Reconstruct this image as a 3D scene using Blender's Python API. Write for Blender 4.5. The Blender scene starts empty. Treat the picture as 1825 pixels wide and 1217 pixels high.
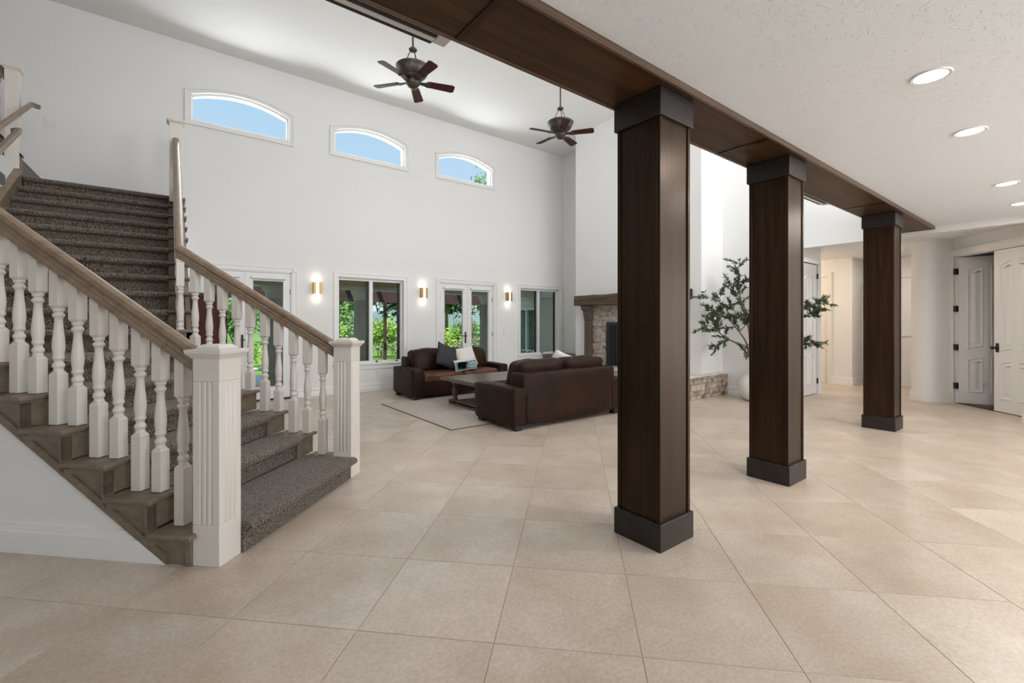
import bpy, bmesh, math, random
from mathutils import Vector, Matrix, noise
random.seed(7)
D = bpy.data; SC = bpy.context.scene; COL = SC.collection
SQ = math.sqrt(2)

# ------------------------------------------------------------------ camera
CAM_A = 0.131577 + math.pi/4
cam = D.cameras.new('camera'); camo = D.objects.new('camera', cam); COL.objects.link(camo)
camo.location = (0, 0, 1.351)
camo.rotation_euler = (math.pi/2, 0, CAM_A - math.pi/2)
cam.sensor_width = 36; cam.lens = 806.72/1825*36
cam.shift_x = (912.5-916.56)/1825; cam.shift_y = (576.51-608.5)/1825
cam.clip_start = 0.02; cam.clip_end = 400
SC.camera = camo

# ------------------------------------------------------------------ sky, sun, window daylight, fill lamps, exposure
W = D.worlds.new('sky'); SC.world = W; W.use_nodes = True
nt = W.node_tree; nt.nodes.clear()
wo = nt.nodes.new('ShaderNodeOutputWorld'); bg = nt.nodes.new('ShaderNodeBackground')
tc = nt.nodes.new('ShaderNodeTexCoord'); sp = nt.nodes.new('ShaderNodeSeparateXYZ'); cr = nt.nodes.new('ShaderNodeValToRGB')
nt.links.new(tc.outputs['Generated'], sp.inputs[0]); nt.links.new(sp.outputs['Z'], cr.inputs[0])
cr.color_ramp.elements[0].position = 0.0; cr.color_ramp.elements[0].color = (.86, .93, 1, 1)
cr.color_ramp.elements[1].position = 0.65; cr.color_ramp.elements[1].color = (.36, .63, 1, 1)
e = cr.color_ramp.elements.new(.22); e.color = (.62, .82, 1, 1)
nt.links.new(cr.outputs[0], bg.inputs[0]); bg.inputs[1].default_value = .95
nt.links.new(bg.outputs[0], wo.inputs[0])

def sunlamp():
    l = D.lights.new('sun', 'SUN'); l.energy = 5.0; l.angle = .01; l.color = (1, .95, .86)
    o = D.objects.new('sun', l); COL.objects.link(o)
    o.rotation_euler = Vector((.35, .62, -1)).to_track_quat('-Z', 'Y').to_euler()
sunlamp()
def daylight(name, loc, target, sx, sz, energy, color=(.96, .98, 1.0)):
    """area lamp at an opening"""
    l = D.lights.new(name, 'AREA'); l.shape = 'RECTANGLE'; l.size = sx; l.size_y = sz; l.energy = energy; l.color = color
    o = D.objects.new(name, l); COL.objects.link(o); o.location = loc
    o.rotation_euler = (Vector(target)-Vector(loc)).to_track_quat('-Z', 'Z').to_euler()
    return o
daylight('daylight_entry_a', (3.3, -4.9, 1.5), (3.3, 0, 1.3), 2.6, 2.2, 175, (.93, .97, 1))
daylight('daylight_entry_b', (7.2, -4.9, 1.5), (7.2, 0, 1.3), 2.6, 2.2, 110, (.93, .97, 1))
daylight('daylight_east', (10.3, -2.9, 1.45), (5, -1.2, 1.4), 2.6, 2.2, 70, (1, .95, .9))
daylight('fill_high_a', (0.8, 2.02, 4.4), (0.8, 8, 4.1), 2.0, 1.5, 66)  # three unseen fill lamps added to brighten the high room
daylight('fill_high_b', (4.2, 2.02, 4.4), (4.2, 8, 4.1), 2.0, 1.5, 66)
daylight('fill_high_c', (7.4, 2.02, 4.4), (7.4, 8, 4.1), 2.0, 1.5, 66)
daylight('fill_side', (-4.9, 1.2, 1.4), (0, 2.2, 1.2), 2.6, 2.0, 14)  # weak unseen fill lamp added on the left, no known window
for k_, x_ in enumerate((1.02, 3.24, 5.46)):      # light thrown up from the sunlit patio roof through the arched windows
    daylight('daylight_arch_%d' % k_, (x_, 9.10, 4.86), (x_, 6.0, 5.75), 1.3, .36, 24)
vs = SC.view_settings
vs.view_transform = 'Standard'; vs.look = 'None'; vs.exposure = 0.0; vs.gamma = 1.0; vs.use_curve_mapping = False

# ------------------------------------------------------------------ materials
MAT = {}
def nmat(name):
    m = D.materials.new(name); m.use_nodes = True
    return m, m.node_tree, m.node_tree.nodes['Principled BSDF']
def lk(nt, a, b): nt.links.new(a, b)
def mat(name, col, rough=.5, metal=0, var=0, vscale=8, bump=0, bscale=60, spec=.5, emit=None, estr=0, detail=3, coat=0, stretch=None, col2=None, objrand=0):
    m, nt, b = nmat(name)
    b.inputs['Roughness'].default_value = rough; b.inputs['Metallic'].default_value = metal
    b.inputs['Specular IOR Level'].default_value = spec
    b.inputs['Base Color'].default_value = (*col, 1)
    if coat: b.inputs['Coat Weight'].default_value = coat; b.inputs['Coat Roughness'].default_value = .15
    tcn = nt.nodes.new('ShaderNodeTexCoord'); mp = nt.nodes.new('ShaderNodeMapping'); lk(nt, tcn.outputs['Object'], mp.inputs[0])
    if stretch: mp.inputs['Scale'].default_value = stretch
    if var or col2:
        n = nt.nodes.new('ShaderNodeTexNoise'); n.inputs['Scale'].default_value = vscale; n.inputs['Detail'].default_value = detail
        lk(nt, mp.outputs[0], n.inputs['Vector'])
        r = nt.nodes.new('ShaderNodeValToRGB'); lk(nt, n.outputs['Fac'], r.inputs[0])
        c2 = col2 or tuple(c*(1-var) for c in col)
        r.color_ramp.elements[0].position = .32; r.color_ramp.elements[1].position = .68
        r.color_ramp.elements[0].color = (*c2, 1); r.color_ramp.elements[1].color = (*(tuple(min(1, c*(1+var)) for c in col) if not col2 else col), 1)
        out = r.outputs[0]
        if objrand:
            oi = nt.nodes.new('ShaderNodeObjectInfo'); hs = nt.nodes.new('ShaderNodeHueSaturation')
            mr = nt.nodes.new('ShaderNodeMapRange'); mr.inputs[3].default_value = 1-objrand; mr.inputs[4].default_value = 1+objrand
            lk(nt, oi.outputs['Random'], mr.inputs[0]); lk(nt, mr.outputs[0], hs.inputs['Value']); lk(nt, out, hs.inputs['Color']); out = hs.outputs[0]
        lk(nt, out, b.inputs['Base Color'])
    if bump:
        n2 = nt.nodes.new('ShaderNodeTexNoise'); n2.inputs['Scale'].default_value = bscale; n2.inputs['Detail'].default_value = 4
        lk(nt, mp.outputs[0], n2.inputs['Vector'])
        bp = nt.nodes.new('ShaderNodeBump'); bp.inputs['Strength'].default_value = bump; bp.inputs['Distance'].default_value = .01
        lk(nt, n2.outputs['Fac'], bp.inputs['Height']); lk(nt, bp.outputs[0], b.inputs['Normal'])
    if emit:
        b.inputs['Emission Color'].default_value = (*emit, 1); b.inputs['Emission Strength'].default_value = estr
    MAT[name] = m
    return m
def wood(name, c1, c2, axis, rough=.4, scale=1, bump=.15, coat=0, spec=.5, tint=None):
    """oak-like grain running along one axis"""
    m, nt, b = nmat(name)
    b.inputs['Roughness'].default_value = rough; b.inputs['Specular IOR Level'].default_value = spec
    if coat: b.inputs['Coat Weight'].default_value = coat; b.inputs['Coat Roughness'].default_value = .2
    if tint: b.inputs['Specular Tint'].default_value = (*tint, 1)
    tcn = nt.nodes.new('ShaderNodeTexCoord'); mp = nt.nodes.new('ShaderNodeMapping'); lk(nt, tcn.outputs['Object'], mp.inputs[0])
    s = [14*scale]*3; s['xyz'.index(axis)] = .8*scale; mp.inputs['Scale'].default_value = s
    n = nt.nodes.new('ShaderNodeTexNoise'); n.inputs['Scale'].default_value = 1.0; n.inputs['Detail'].default_value = 6; n.inputs['Roughness'].default_value = .62
    n.inputs['Distortion'].default_value = .35
    lk(nt, mp.outputs[0], n.inputs['Vector'])
    mp2 = nt.nodes.new('ShaderNodeMapping'); lk(nt, tcn.outputs['Object'], mp2.inputs[0])
    s2 = [110*scale]*3; s2['xyz'.index(axis)] = 3*scale; mp2.inputs['Scale'].default_value = s2
    n2 = nt.nodes.new('ShaderNodeTexNoise'); n2.inputs['Scale'].default_value = 1.0; n2.inputs['Detail'].default_value = 3
    lk(nt, mp2.outputs[0], n2.inputs['Vector'])
    mx = nt.nodes.new('ShaderNodeMath'); mx.operation = 'MULTIPLY_ADD'; mx.inputs[1].default_value = .45
    lk(nt, n2.outputs['Fac'], mx.inputs[0]); lk(nt, n.outputs['Fac'], mx.inputs[2])
    r = nt.nodes.new('ShaderNodeValToRGB'); lk(nt, mx.outputs[0], r.inputs[0])
    r.color_ramp.elements[0].position = .5; r.color_ramp.elements[1].position = .95
    r.color_ramp.elements[0].color = (*c1, 1); r.color_ramp.elements[1].color = (*c2, 1)
    lk(nt, r.outputs[0], b.inputs['Base Color'])
    bp = nt.nodes.new('ShaderNodeBump'); bp.inputs['Strength'].default_value = bump; bp.inputs['Distance'].default_value = .004
    lk(nt, n2.outputs['Fac'], bp.inputs['Height']); lk(nt, bp.outputs[0], b.inputs['Normal'])
    MAT[name] = m
    return m
mat('wall', (.82, .81, .795), .75, bump=.05, bscale=90)
mat('paint', (.80, .78, .755), .35)
mat('paint_trim', (.82, .81, .80), .3)
mat('stair_paint', (.72, .67, .615), .38, bump=.03, bscale=30)
mat('highceil', (.84, .83, .82), .85)
# knockdown plaster of the low ceiling
m, nt, b = nmat('knockdown'); MAT['knockdown'] = m
b.inputs['Base Color'].default_value = (.835, .86, .895, 1); b.inputs['Roughness'].default_value = .55
tcn = nt.nodes.new('ShaderNodeTexCoord'); n = nt.nodes.new('ShaderNodeTexNoise'); n.inputs['Scale'].default_value = 24; n.inputs['Detail'].default_value = 4; n.inputs['Distortion'].default_value = 1.2
lk(nt, tcn.outputs['Object'], n.inputs['Vector'])
r = nt.nodes.new('ShaderNodeValToRGB'); r.color_ramp.elements[0].position = .58; r.color_ramp.elements[1].position = .615
lk(nt, n.outputs['Fac'], r.inputs[0]); bp = nt.nodes.new('ShaderNodeBump'); bp.inputs['Strength'].default_value = .5; bp.inputs['Distance'].default_value = .008
lk(nt, r.outputs[0], bp.inputs['Height']); lk(nt, bp.outputs[0], b.inputs['Normal'])
# limestone-look floor tile
m, nt, b = nmat('tile'); MAT['tile'] = m
b.inputs['Roughness'].default_value = .33; b.inputs['Specular IOR Level'].default_value = .5
g = nt.nodes.new('ShaderNodeNewGeometry'); oi = nt.nodes.new('ShaderNodeObjectInfo')
ad = nt.nodes.new('ShaderNodeVectorMath'); ad.operation = 'MULTIPLY_ADD'; ad.inputs[1].default_value = (1, 1, 1)
cmb = nt.nodes.new('ShaderNodeCombineXYZ'); mm = nt.nodes.new('ShaderNodeMath'); mm.operation = 'MULTIPLY'; mm.inputs[1].default_value = 57
lk(nt, oi.outputs['Random'], mm.inputs[0]); lk(nt, mm.outputs[0], cmb.inputs[2])
lk(nt, g.outputs['Position'], ad.inputs[0]); lk(nt, cmb.outputs[0], ad.inputs[2])
n1 = nt.nodes.new('ShaderNodeTexNoise'); n1.inputs['Scale'].default_value = 2.2; n1.inputs['Detail'].default_value = 5; n1.inputs['Roughness'].default_value = .6; lk(nt, ad.outputs[0], n1.inputs['Vector'])
n2 = nt.nodes.new('ShaderNodeTexNoise'); n2.inputs['Scale'].default_value = 60; n2.inputs['Detail'].default_value = 4; lk(nt, ad.outputs[0], n2.inputs['Vector'])
r = nt.nodes.new('ShaderNodeValToRGB'); r.color_ramp.elements[0].position = .3; r.color_ramp.elements[1].position = .72
r.color_ramp.elements[0].color = (.505, .405, .31, 1); r.color_ramp.elements[1].color = (.66, .57, .485, 1); lk(nt, n1.outputs['Fac'], r.inputs[0])
mr = nt.nodes.new('ShaderNodeMapRange'); mr.inputs[1].default_value = .35; mr.inputs[2].default_value = .65; mr.inputs[3].default_value = .90; mr.inputs[4].default_value = 1.07; lk(nt, n2.outputs['Fac'], mr.inputs[0])
mr2 = nt.nodes.new('ShaderNodeMapRange'); mr2.inputs[3].default_value = .95; mr2.inputs[4].default_value = 1.05; lk(nt, oi.outputs['Random'], mr2.inputs[0])
mu = nt.nodes.new('ShaderNodeMath'); mu.operation = 'MULTIPLY'; lk(nt, mr.outputs[0], mu.inputs[0]); lk(nt, mr2.outputs[0], mu.inputs[1])
hs = nt.nodes.new('ShaderNodeHueSaturation'); lk(nt, r.outputs[0], hs.inputs['Color']); lk(nt, mu.outputs[0], hs.inputs['Value']); lk(nt, hs.outputs[0], b.inputs['Base Color'])
bp = nt.nodes.new('ShaderNodeBump'); bp.inputs['Strength'].default_value = .06; bp.inputs['Distance'].default_value = .004; lk(nt, n2.outputs['Fac'], bp.inputs['Height']); lk(nt, bp.outputs[0], b.inputs['Normal'])
mat('grout', (.40, .325, .255), .9)
# looped stair carpet
m, nt, b = nmat('carpet'); MAT['carpet'] = m
b.inputs['Roughness'].default_value = 1; b.inputs['Specular IOR Level'].default_value = .1; b.inputs['Sheen Weight'].default_value = .25
tcn = nt.nodes.new('ShaderNodeTexCoord'); n = nt.nodes.new('ShaderNodeTexNoise'); n.inputs['Scale'].default_value = 120; n.inputs['Detail'].default_value = 2; lk(nt, tcn.outputs['Object'], n.inputs['Vector'])
r = nt.nodes.new('ShaderNodeValToRGB'); r.color_ramp.elements[0].position = .38; r.color_ramp.elements[1].position = .66
r.color_ramp.elements[0].color = (.026, .020, .016, 1); r.color_ramp.elements[1].color = (.29, .235, .185, 1); lk(nt, n.outputs['Fac'], r.inputs[0]); lk(nt, r.outputs[0], b.inputs['Base Color'])
bp = nt.nodes.new('ShaderNodeBump'); bp.inputs['Strength'].default_value = .8; bp.inputs['Distance'].default_value = .01; lk(nt, n.outputs['Fac'], bp.inputs['Height']); lk(nt, bp.outputs[0], b.inputs['Normal'])
mat('room_carpet', (.20, .16, .13), 1, var=.4, vscale=120)
wood('column_wood', (.005, .0023, .0013), (.034, .0165, .008), 'z', .33, 1.0, .2, spec=.36, tint=(1, .72, .52))
wood('column_base_wood', (.006, .0045, .0036), (.024, .018, .014), 'x', .42, 1.0, .2)
wood('beam_wood', (.010, .005, .0022), (.082, .037, .014), 'x', .46, .55, .15, spec=.35, tint=(1, .8, .64))
wood('beam_edge', (.055, .030, .018), (.16, .095, .06), 'x', .4)
wood('stair_oak', (.135, .102, .072), (.225, .175, .125), 'x', .45, 1.2)
wood('stair_oak_y', (.135, .102, .072), (.225, .175, .125), 'y', .45, 1.2)
wood('rail_oak', (.17, .115, .072), (.30, .215, .145), 'x', .3, 1.2, .05)
wood('rail_oak_y', (.17, .115, .072), (.30, .215, .145), 'y', .3, 1.2, .05)
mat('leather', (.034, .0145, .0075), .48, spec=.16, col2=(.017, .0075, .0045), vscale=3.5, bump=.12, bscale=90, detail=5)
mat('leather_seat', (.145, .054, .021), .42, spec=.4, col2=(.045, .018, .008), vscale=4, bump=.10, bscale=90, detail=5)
mat('leather_seam', (.03, .016, .01), .6)
mat('foot', (.012, .008, .006), .5)
wood('table_wood', (.075, .050, .035), (.19, .135, .10), 'x', .33, .8)
wood('dark_cabinet', (.030, .008, .004), (.085, .024, .011), 'z', .65, .8, spec=.25)
mat('rug', (.66, .59, .53), 1, col2=(.36, .30, .25), vscale=70, bump=.8, bscale=70)
mat('rug_edge', (.16, .12, .10), .9)
mat('pillow_gray', (.058, .058, .062), .95, spec=.15, var=.25, vscale=160, bump=.3, bscale=200)
mat('pillow_white', (.74, .70, .655), .95, bump=.3, bscale=120)
mat('pillow_teal', (.115, .235, .255), .95, col2=(.20, .30, .36), vscale=5, bump=.2, bscale=200)
mat('print_black', (.004, .0045, .005), .95, spec=.05)
mat('print_white', (.72, .76, .78), .95)
mat('bronze', (.080, .066, .050), .5, metal=.55, var=.35, vscale=14)
mat('fan_blade', (.085, .016, .013), .5, spec=.25, col2=(.035, .010, .010), vscale=5, stretch=(8, 1, 1))
mat('black_metal', (.012, .011, .011), .45)
mat('bronze_dark', (.030, .022, .018), .45, metal=.5)
mat('brass', (.44, .27, .11), .32, metal=.9)
mat('lampglass', (.95, .92, .85), .4, emit=(1, .88, .68), estr=1.7)
mat('can_emit', (1, 1, 1), .4, emit=(1, .93, .82), estr=14)
mat('white_plastic', (.80, .79, .77), .35)
mat('gray_plastic', (.74, .71, .70), .4)
mat('ac_louver', (.78, .78, .76), .3)
mat('ac_dark', (.012, .012, .013), .5)
mat('stone', (.62, .55, .48), .85, col2=(.36, .29, .235), vscale=9, bump=.6, bscale=35, detail=5, objrand=.12)
mat('hearth_stone', (.60, .52, .44), .85, col2=(.24, .165, .115), vscale=7, bump=.7, bscale=30, detail=5)
mat('hearth_cap', (.66, .60, .53), .7, var=.1, vscale=6)
wood('mantel_wood', (.030, .019, .012), (.16, .105, .07), 'y', .6, .9, .9)
wood('corbel_wood', (.055, .040, .030), (.17, .13, .10), 'z', .55, .9, .4)
mat('firebox', (.006, .007, .009), .5)
mat('firebox_frame', (.045, .045, .050), .35, metal=.7)
mat('pot', (.76, .70, .64), .65, var=.05, vscale=6)
mat('soil', (.03, .02, .012), 1)
mat('bark', (.17, .12, .085), .85, var=.35, vscale=25, bump=.5, bscale=60)
mat('olive_leaf', (.095, .13, .058), .5, col2=(.030, .050, .022), vscale=14)
mat('leaf_lime', (0.486, 0.675, 0.095), .6, col2=(0.135, 0.284, 0.034), vscale=5)
mat('leaf_mid', (0.210, 0.405, 0.075), .6, col2=(0.053, 0.135, 0.027), vscale=4)
mat('leaf_dark', (0.093, 0.255, 0.085), .6, col2=(0.020, 0.076, 0.031), vscale=2.5)
mat('leaf_pale', (.36, .42, .22), .6, col2=(.16, .22, .09), vscale=5)
mat('lawn', (.26, .46, .05), .9, col2=(.15, .30, .035), vscale=1.3, bump=.5, bscale=40)
mat('meadow', (.22, .38, .07), .9, col2=(.12, .23, .05), vscale=.25)
mat('hillmat', (.20, .26, .24), 1, var=.2, vscale=.05)
mat('path_stone', (.72, .70, .66), .8, var=.1, vscale=3)
mat('patio_concrete', (.68, .65, .60), .8, var=.08, vscale=2)
mat('stucco', (.86, .74, .68), .9, col2=(.60, .51, .47), vscale=22, bump=.8, bscale=30)
mat('patio_beam', (.62, .50, .30), .9, var=.1, vscale=5, bump=.3, bscale=50)
mat('patio_col', (.34, .31, .28), .85, var=.06, vscale=3, bump=.3, bscale=60)
mat('window_blind', (.24, .28, .22), .8, var=.3, vscale=3)  # gray-green colour of trees reflected in the wing window
mat('cream', (.62, .58, .52), .8)
mat('pergola', (.075, .040, .037), .7, var=.2, vscale=4)
mat('roofing', (.12, .09, .07), .9)
mat('screen_frame', (.018, .013, .012), .5)
m, nt, b = nmat('glass'); MAT['glass'] = m
nt.nodes.clear(); o_ = nt.nodes.new('ShaderNodeOutputMaterial'); tr = nt.nodes.new('ShaderNodeBsdfTransparent'); gl = nt.nodes.new('ShaderNodeBsdfGlossy'); mi = nt.nodes.new('ShaderNodeMixShader')
fr = nt.nodes.new('ShaderNodeFresnel'); fr.inputs[0].default_value = 1.09; gl.inputs['Roughness'].default_value = .02; tr.inputs[0].default_value = (.96, .98, .97, 1)
lk(nt, fr.outputs[0], mi.inputs[0]); lk(nt, tr.outputs[0], mi.inputs[1]); lk(nt, gl.outputs[0], mi.inputs[2]); lk(nt, mi.outputs[0], o_.inputs[0])

# ------------------------------------------------------------------ mesh helpers
class MB:
    def __init__(s, T=None): s.v = []; s.f = []; s.T = T
    def add(s, vs, fs):
        k = len(s.v); s.v += [tuple(p) for p in vs]; s.f += [tuple(i+k for i in f) for f in fs]; return s
    def hexa(s, p):   # bottom 4 ccw, top 4 ccw
        return s.add(p, [(3, 2, 1, 0), (4, 5, 6, 7), (0, 1, 5, 4), (1, 2, 6, 5), (2, 3, 7, 6), (3, 0, 4, 7)])
    def box(s, x0, x1, y0, y1, z0, z1):
        return s.hexa([(x0, y0, z0), (x1, y0, z0), (x1, y1, z0), (x0, y1, z0), (x0, y0, z1), (x1, y0, z1), (x1, y1, z1), (x0, y1, z1)])
    def prism(s, poly, axis, a0, a1):
        """poly of 2D points in the two other axes (x: y,z; y: x,z; z: x,y), extruded along axis"""
        n = len(poly)
        def P(p, a): return (a, p[0], p[1]) if axis == 'x' else (p[0], a, p[1]) if axis == 'y' else (p[0], p[1], a)
        area = sum(poly[i][0]*poly[(i+1) % n][1]-poly[(i+1) % n][0]*poly[i][1] for i in range(n))
        pl = list(poly) if (area > 0) != (axis == 'y') else list(poly)[::-1]
        vs = [P(p, a0) for p in pl]+[P(p, a1) for p in pl]
        return s.add(vs, [tuple(range(n))[::-1], tuple(range(n, 2*n))]+[(i, (i+1) % n, n+(i+1) % n, n+i) for i in range(n)])
    def lathe(s, prof, c=(0, 0, 0), n=24, cap=True):
        vs = []; fs = []; m = len(prof)
        for k in range(n):
            a = 2*math.pi*k/n
            vs += [(c[0]+r*math.cos(a), c[1]+r*math.sin(a), c[2]+z) for r, z in prof]
        for k in range(n):
            k2 = (k+1) % n
            for j in range(m-1): fs.append((k*m+j, k2*m+j, k2*m+j+1, k*m+j+1))
        if cap:
            fs.append(tuple(k*m for k in range(n))[::-1]); fs.append(tuple(k*m+m-1 for k in range(n)))
        return s.add(vs, fs)
    def tube(s, path, rad, n=8):
        path = [Vector(p) for p in path]; vs = []; fs = []
        up = Vector((0, 0, 1)); prev = None
        for i, p in enumerate(path):
            t = (path[min(i+1, len(path)-1)]-path[max(i-1, 0)]).normalized()
            if prev is None: prev = t.orthogonal().normalized()
            a = (prev-t*prev.dot(t)).normalized(); b = t.cross(a); prev = a
            r = rad[i] if isinstance(rad, (list, tuple)) else rad
            vs += [tuple(p+a*(r*math.cos(2*math.pi*k/n))+b*(r*math.sin(2*math.pi*k/n))) for k in range(n)]
        for i in range(len(path)-1):
            for k in range(n):
                k2 = (k+1) % n; fs.append((i*n+k, i*n+k2, (i+1)*n+k2, (i+1)*n+k))
        fs.append(tuple(range(n))[::-1]); fs.append(tuple(range((len(path)-1)*n, len(path)*n)))
        return s.add(vs, fs)
    def rail(s, prof, path):
        """profile (lateral, vertical) kept plumb and mitred along a 3D path"""
        path = [Vector(p) for p in path]; n = len(prof); vs = []
        for i, p in enumerate(path):
            ds = []
            if i: ds.append((path[i]-path[i-1]).xy.normalized())
            if i < len(path)-1: ds.append((path[i+1]-path[i]).xy.normalized())
            t = sum(ds, Vector((0, 0))).normalized(); k = 1/max(.3, t.dot(ds[0])); lat = Vector((t.y, -t.x))*k
            vs += [(p.x+lat.x*a, p.y+lat.y*a, p.z+b) for a, b in prof]
        fs = []
        for i in range(len(path)-1):
            for k in range(n): fs.append((i*n+k, i*n+(k+1) % n, (i+1)*n+(k+1) % n, (i+1)*n+k))
        fs.append(tuple(range(n))[::-1]); fs.append(tuple(range((len(path)-1)*n, len(path)*n)))
        return s.add(vs, fs)
    def rbox(s, x0, x1, y0, y1, z0, z1, r=.04, n=8, bulge=(0, 0, 0), wob=0, seed=0):
        """rounded, optionally puffed-up box"""
        bm = bmesh.new(); bmesh.ops.create_cube(bm, size=2)
        bmesh.ops.subdivide_edges(bm, edges=bm.edges[:], cuts=n, use_grid_fill=True)
        c = Vector(((x0+x1)/2, (y0+y1)/2, (z0+z1)/2)); h = Vector(((x1-x0)/2, (y1-y0)/2, (z1-z0)/2)); r = min(r, *[q*.98 for q in h])
        for v in bm.verts:
            u = Vector([math.copysign(abs(q)**.75, q) for q in v.co]); p = Vector([u[i]*h[i] for i in range(3)])
            q = Vector([max(-(h[i]-r), min(h[i]-r, p[i])) for i in range(3)]); d = p-q
            if d.length > 1e-9: p = q+d.normalized()*r
            for i in range(3):
                j, k = (i+1) % 3, (i+2) % 3
                p[i] += bulge[i]*(u[i])*(1-u[j]**2)*(1-u[k]**2)
            if wob:
                w = noise.noise_vector((c+p)*4+Vector((seed, seed*2, 0)))*wob; p += w
            v.co = c+p
        bm.verts.ensure_lookup_table()
        vs = [v.co[:] for v in bm.verts]; fs = [tuple(v.index for v in f.verts) for f in bm.faces]; bm.free()
        return s.add(vs, fs)
def build(name, mb, m, parent=None, w=False, loc=None, rotz=0, bev=0, smooth=True, angle=40):
    """link mb as ONE mesh object; w: coordinates are world, parent is an unrotated Empty at its location"""
    vs = mb.v
    if mb.T: vs = [mb.T(*p) for p in vs]
    if w and parent is not None:
        o = parent.matrix_basis.translation.copy(); q = parent.parent
        while q is not None: o += q.matrix_basis.translation; q = q.parent
        vs = [(p[0]-o.x, p[1]-o.y, p[2]-o.z) for p in vs]
    me = D.meshes.new(name); me.from_pydata(vs, [], mb.f); me.update()
    me.materials.append(MAT[m])
    if smooth: me.shade_smooth(); me.set_sharp_from_angle(angle=math.radians(angle))
    ob = D.objects.new(name, me); COL.objects.link(ob)
    if parent is not None: ob.parent = parent
    if loc is not None: ob.location = loc
    if rotz: ob.rotation_euler.z = rotz
    if bev:
        bv = ob.modifiers.new('bevel', 'BEVEL'); bv.width = bev; bv.segments = 2; bv.limit_method = 'ANGLE'; bv.angle_limit = .6
    return ob
def tag(o, label=None, cat=None, group=None, kind=None):
    if label: o['label'] = label
    if cat: o['category'] = cat
    if group: o['group'] = group
    if kind: o['kind'] = kind
    return o
def empty(name, loc=(0, 0, 0), rotz=0):
    o = D.objects.new(name, None); COL.objects.link(o); o.location = loc; o.rotation_euler.z = rotz; o.empty_display_size = .1
    return o
def thing(name, label, cat, loc=(0, 0, 0), rotz=0, group=None): return tag(empty(name, loc, rotz), label, cat, group)
def struct(name, mb, m, **k):
    return tag(build(name, mb, m, **k), kind='structure')
def copy_tree(o, parent=None):
    c = o.copy(); COL.objects.link(c); c.parent = parent
    for ch in [x for x in D.objects if x.parent == o]: copy_tree(ch, c)
    return c
def ST(r, d, z): return ((r+d)/SQ, (d-r)/SQ, z)      # stair frame (45 degrees to the room) -> world
BP = [(0, 0), (.022, 0), (.022, .085), (.015, .10), (.02, .112), (.02, .125), (.008, .145), (.008, .165), (0, .17)]   # baseboard section

# ------------------------------------------------------------------ the room shell
YW, XE, ZL, ZH = 8.94, 8.505, 2.79, 5.85
def wall_y(mb, y0, y1, xa, xb, za, zb, ops):
    """wall in a plane of constant y with openings (x0,x1,z0,z1,rise)"""
    xs = {xa, xb}
    for (x0, x1, z0, z1, rise) in ops:
        n = 16 if rise else 1
        for i in range(n+1): xs.add(x0+(x1-x0)*i/n)
    xs = sorted(xs)
    for a, b in zip(xs, xs[1:]):
        mid = (a+b)/2; cur = [za, za]; segs = []
        for (x0, x1, z0, z1, rise) in sorted(ops, key=lambda q: q[2]):
            if x0 < mid < x1:
                def top(x): return z1+rise*(1-((x-(x0+x1)/2)/((x1-x0)/2))**2)
                segs.append((cur[0], cur[1], z0, z0)); cur = [top(a), top(b)]
        segs.append((cur[0], cur[1], zb, zb))
        for (l0, l1, h0, h1) in segs:
            if h0-l0 > 1e-6 or h1-l1 > 1e-6:
                mb.hexa([(a, y0, l0), (b, y0, l1), (b, y1, l1), (a, y1, l0), (a, y0, h0), (b, y0, h1), (b, y1, h1), (a, y1, h0)])
    return mb
ARCH = [(.30, 1.735), (2.525, 3.955), (4.75, 6.165)]
RECT = [(2.60, 3.925), (7.04, 8.365)]
FD = [(.335, 1.785), (4.765, 6.22)]
ops = [(a, b, 4.63, 5.04, .155) for a, b in ARCH]+[(a, b, .56, 2.25, 0) for a, b in RECT]+[(a, b, -.2, 2.265, 0) for a, b in FD]
struct('wall_back', wall_y(MB(), YW, YW+.22, -6.0, 9.2, 0, ZH+.2, ops), 'wall', smooth=False)
mb = MB().box(XE, XE+.2, 3.37, YW, 0, ZH+.1)
struct('wall_right', mb, 'wall', smooth=False)
struct('wall_chimney', MB().box(7.75, XE, 4.49, 7.70, 0, ZH), 'wall', smooth=False)
struct('wall_hall_door', wall_y(MB(), 3.37, 3.49, XE+.2, 10.11, 0, ZL, [(9.17, 9.95, -.1, 2.49, 0)]), 'wall', smooth=False)
struct('wall_hall_side', MB().box(9.99, 10.11, 3.49, 6.0, 0, ZL), 'wall', smooth=False)
mb = MB().box(9.03, 9.16, 1.95, 3.37, 2.70, ZH+.1).box(9.03, 9.16, .25, 1.95, 2.70, ZL)
struct('wall_header', mb, 'wall', smooth=False)
mb = MB(); mb.box(11.87, 12.0, 3.36, 3.82, 0, ZL).box(11.87, 12.0, 4.62, 6, 0, ZL).box(11.87, 12.0, 3.82, 4.62, 2.42, ZL).box(12.0, 12.7, 3.36, 3.5, 0, ZL)
struct('wall_hall_end', mb, 'wall', smooth=False)
struct('wall_hall_far', MB().box(12.55, 12.7, .2, 3.36, 0, ZL), 'wall', smooth=False)
struct('wall_hall_return', MB().box(9.99, 12.0, 6.0, 6.12, 0, ZL), 'wall', smooth=False)
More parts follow.
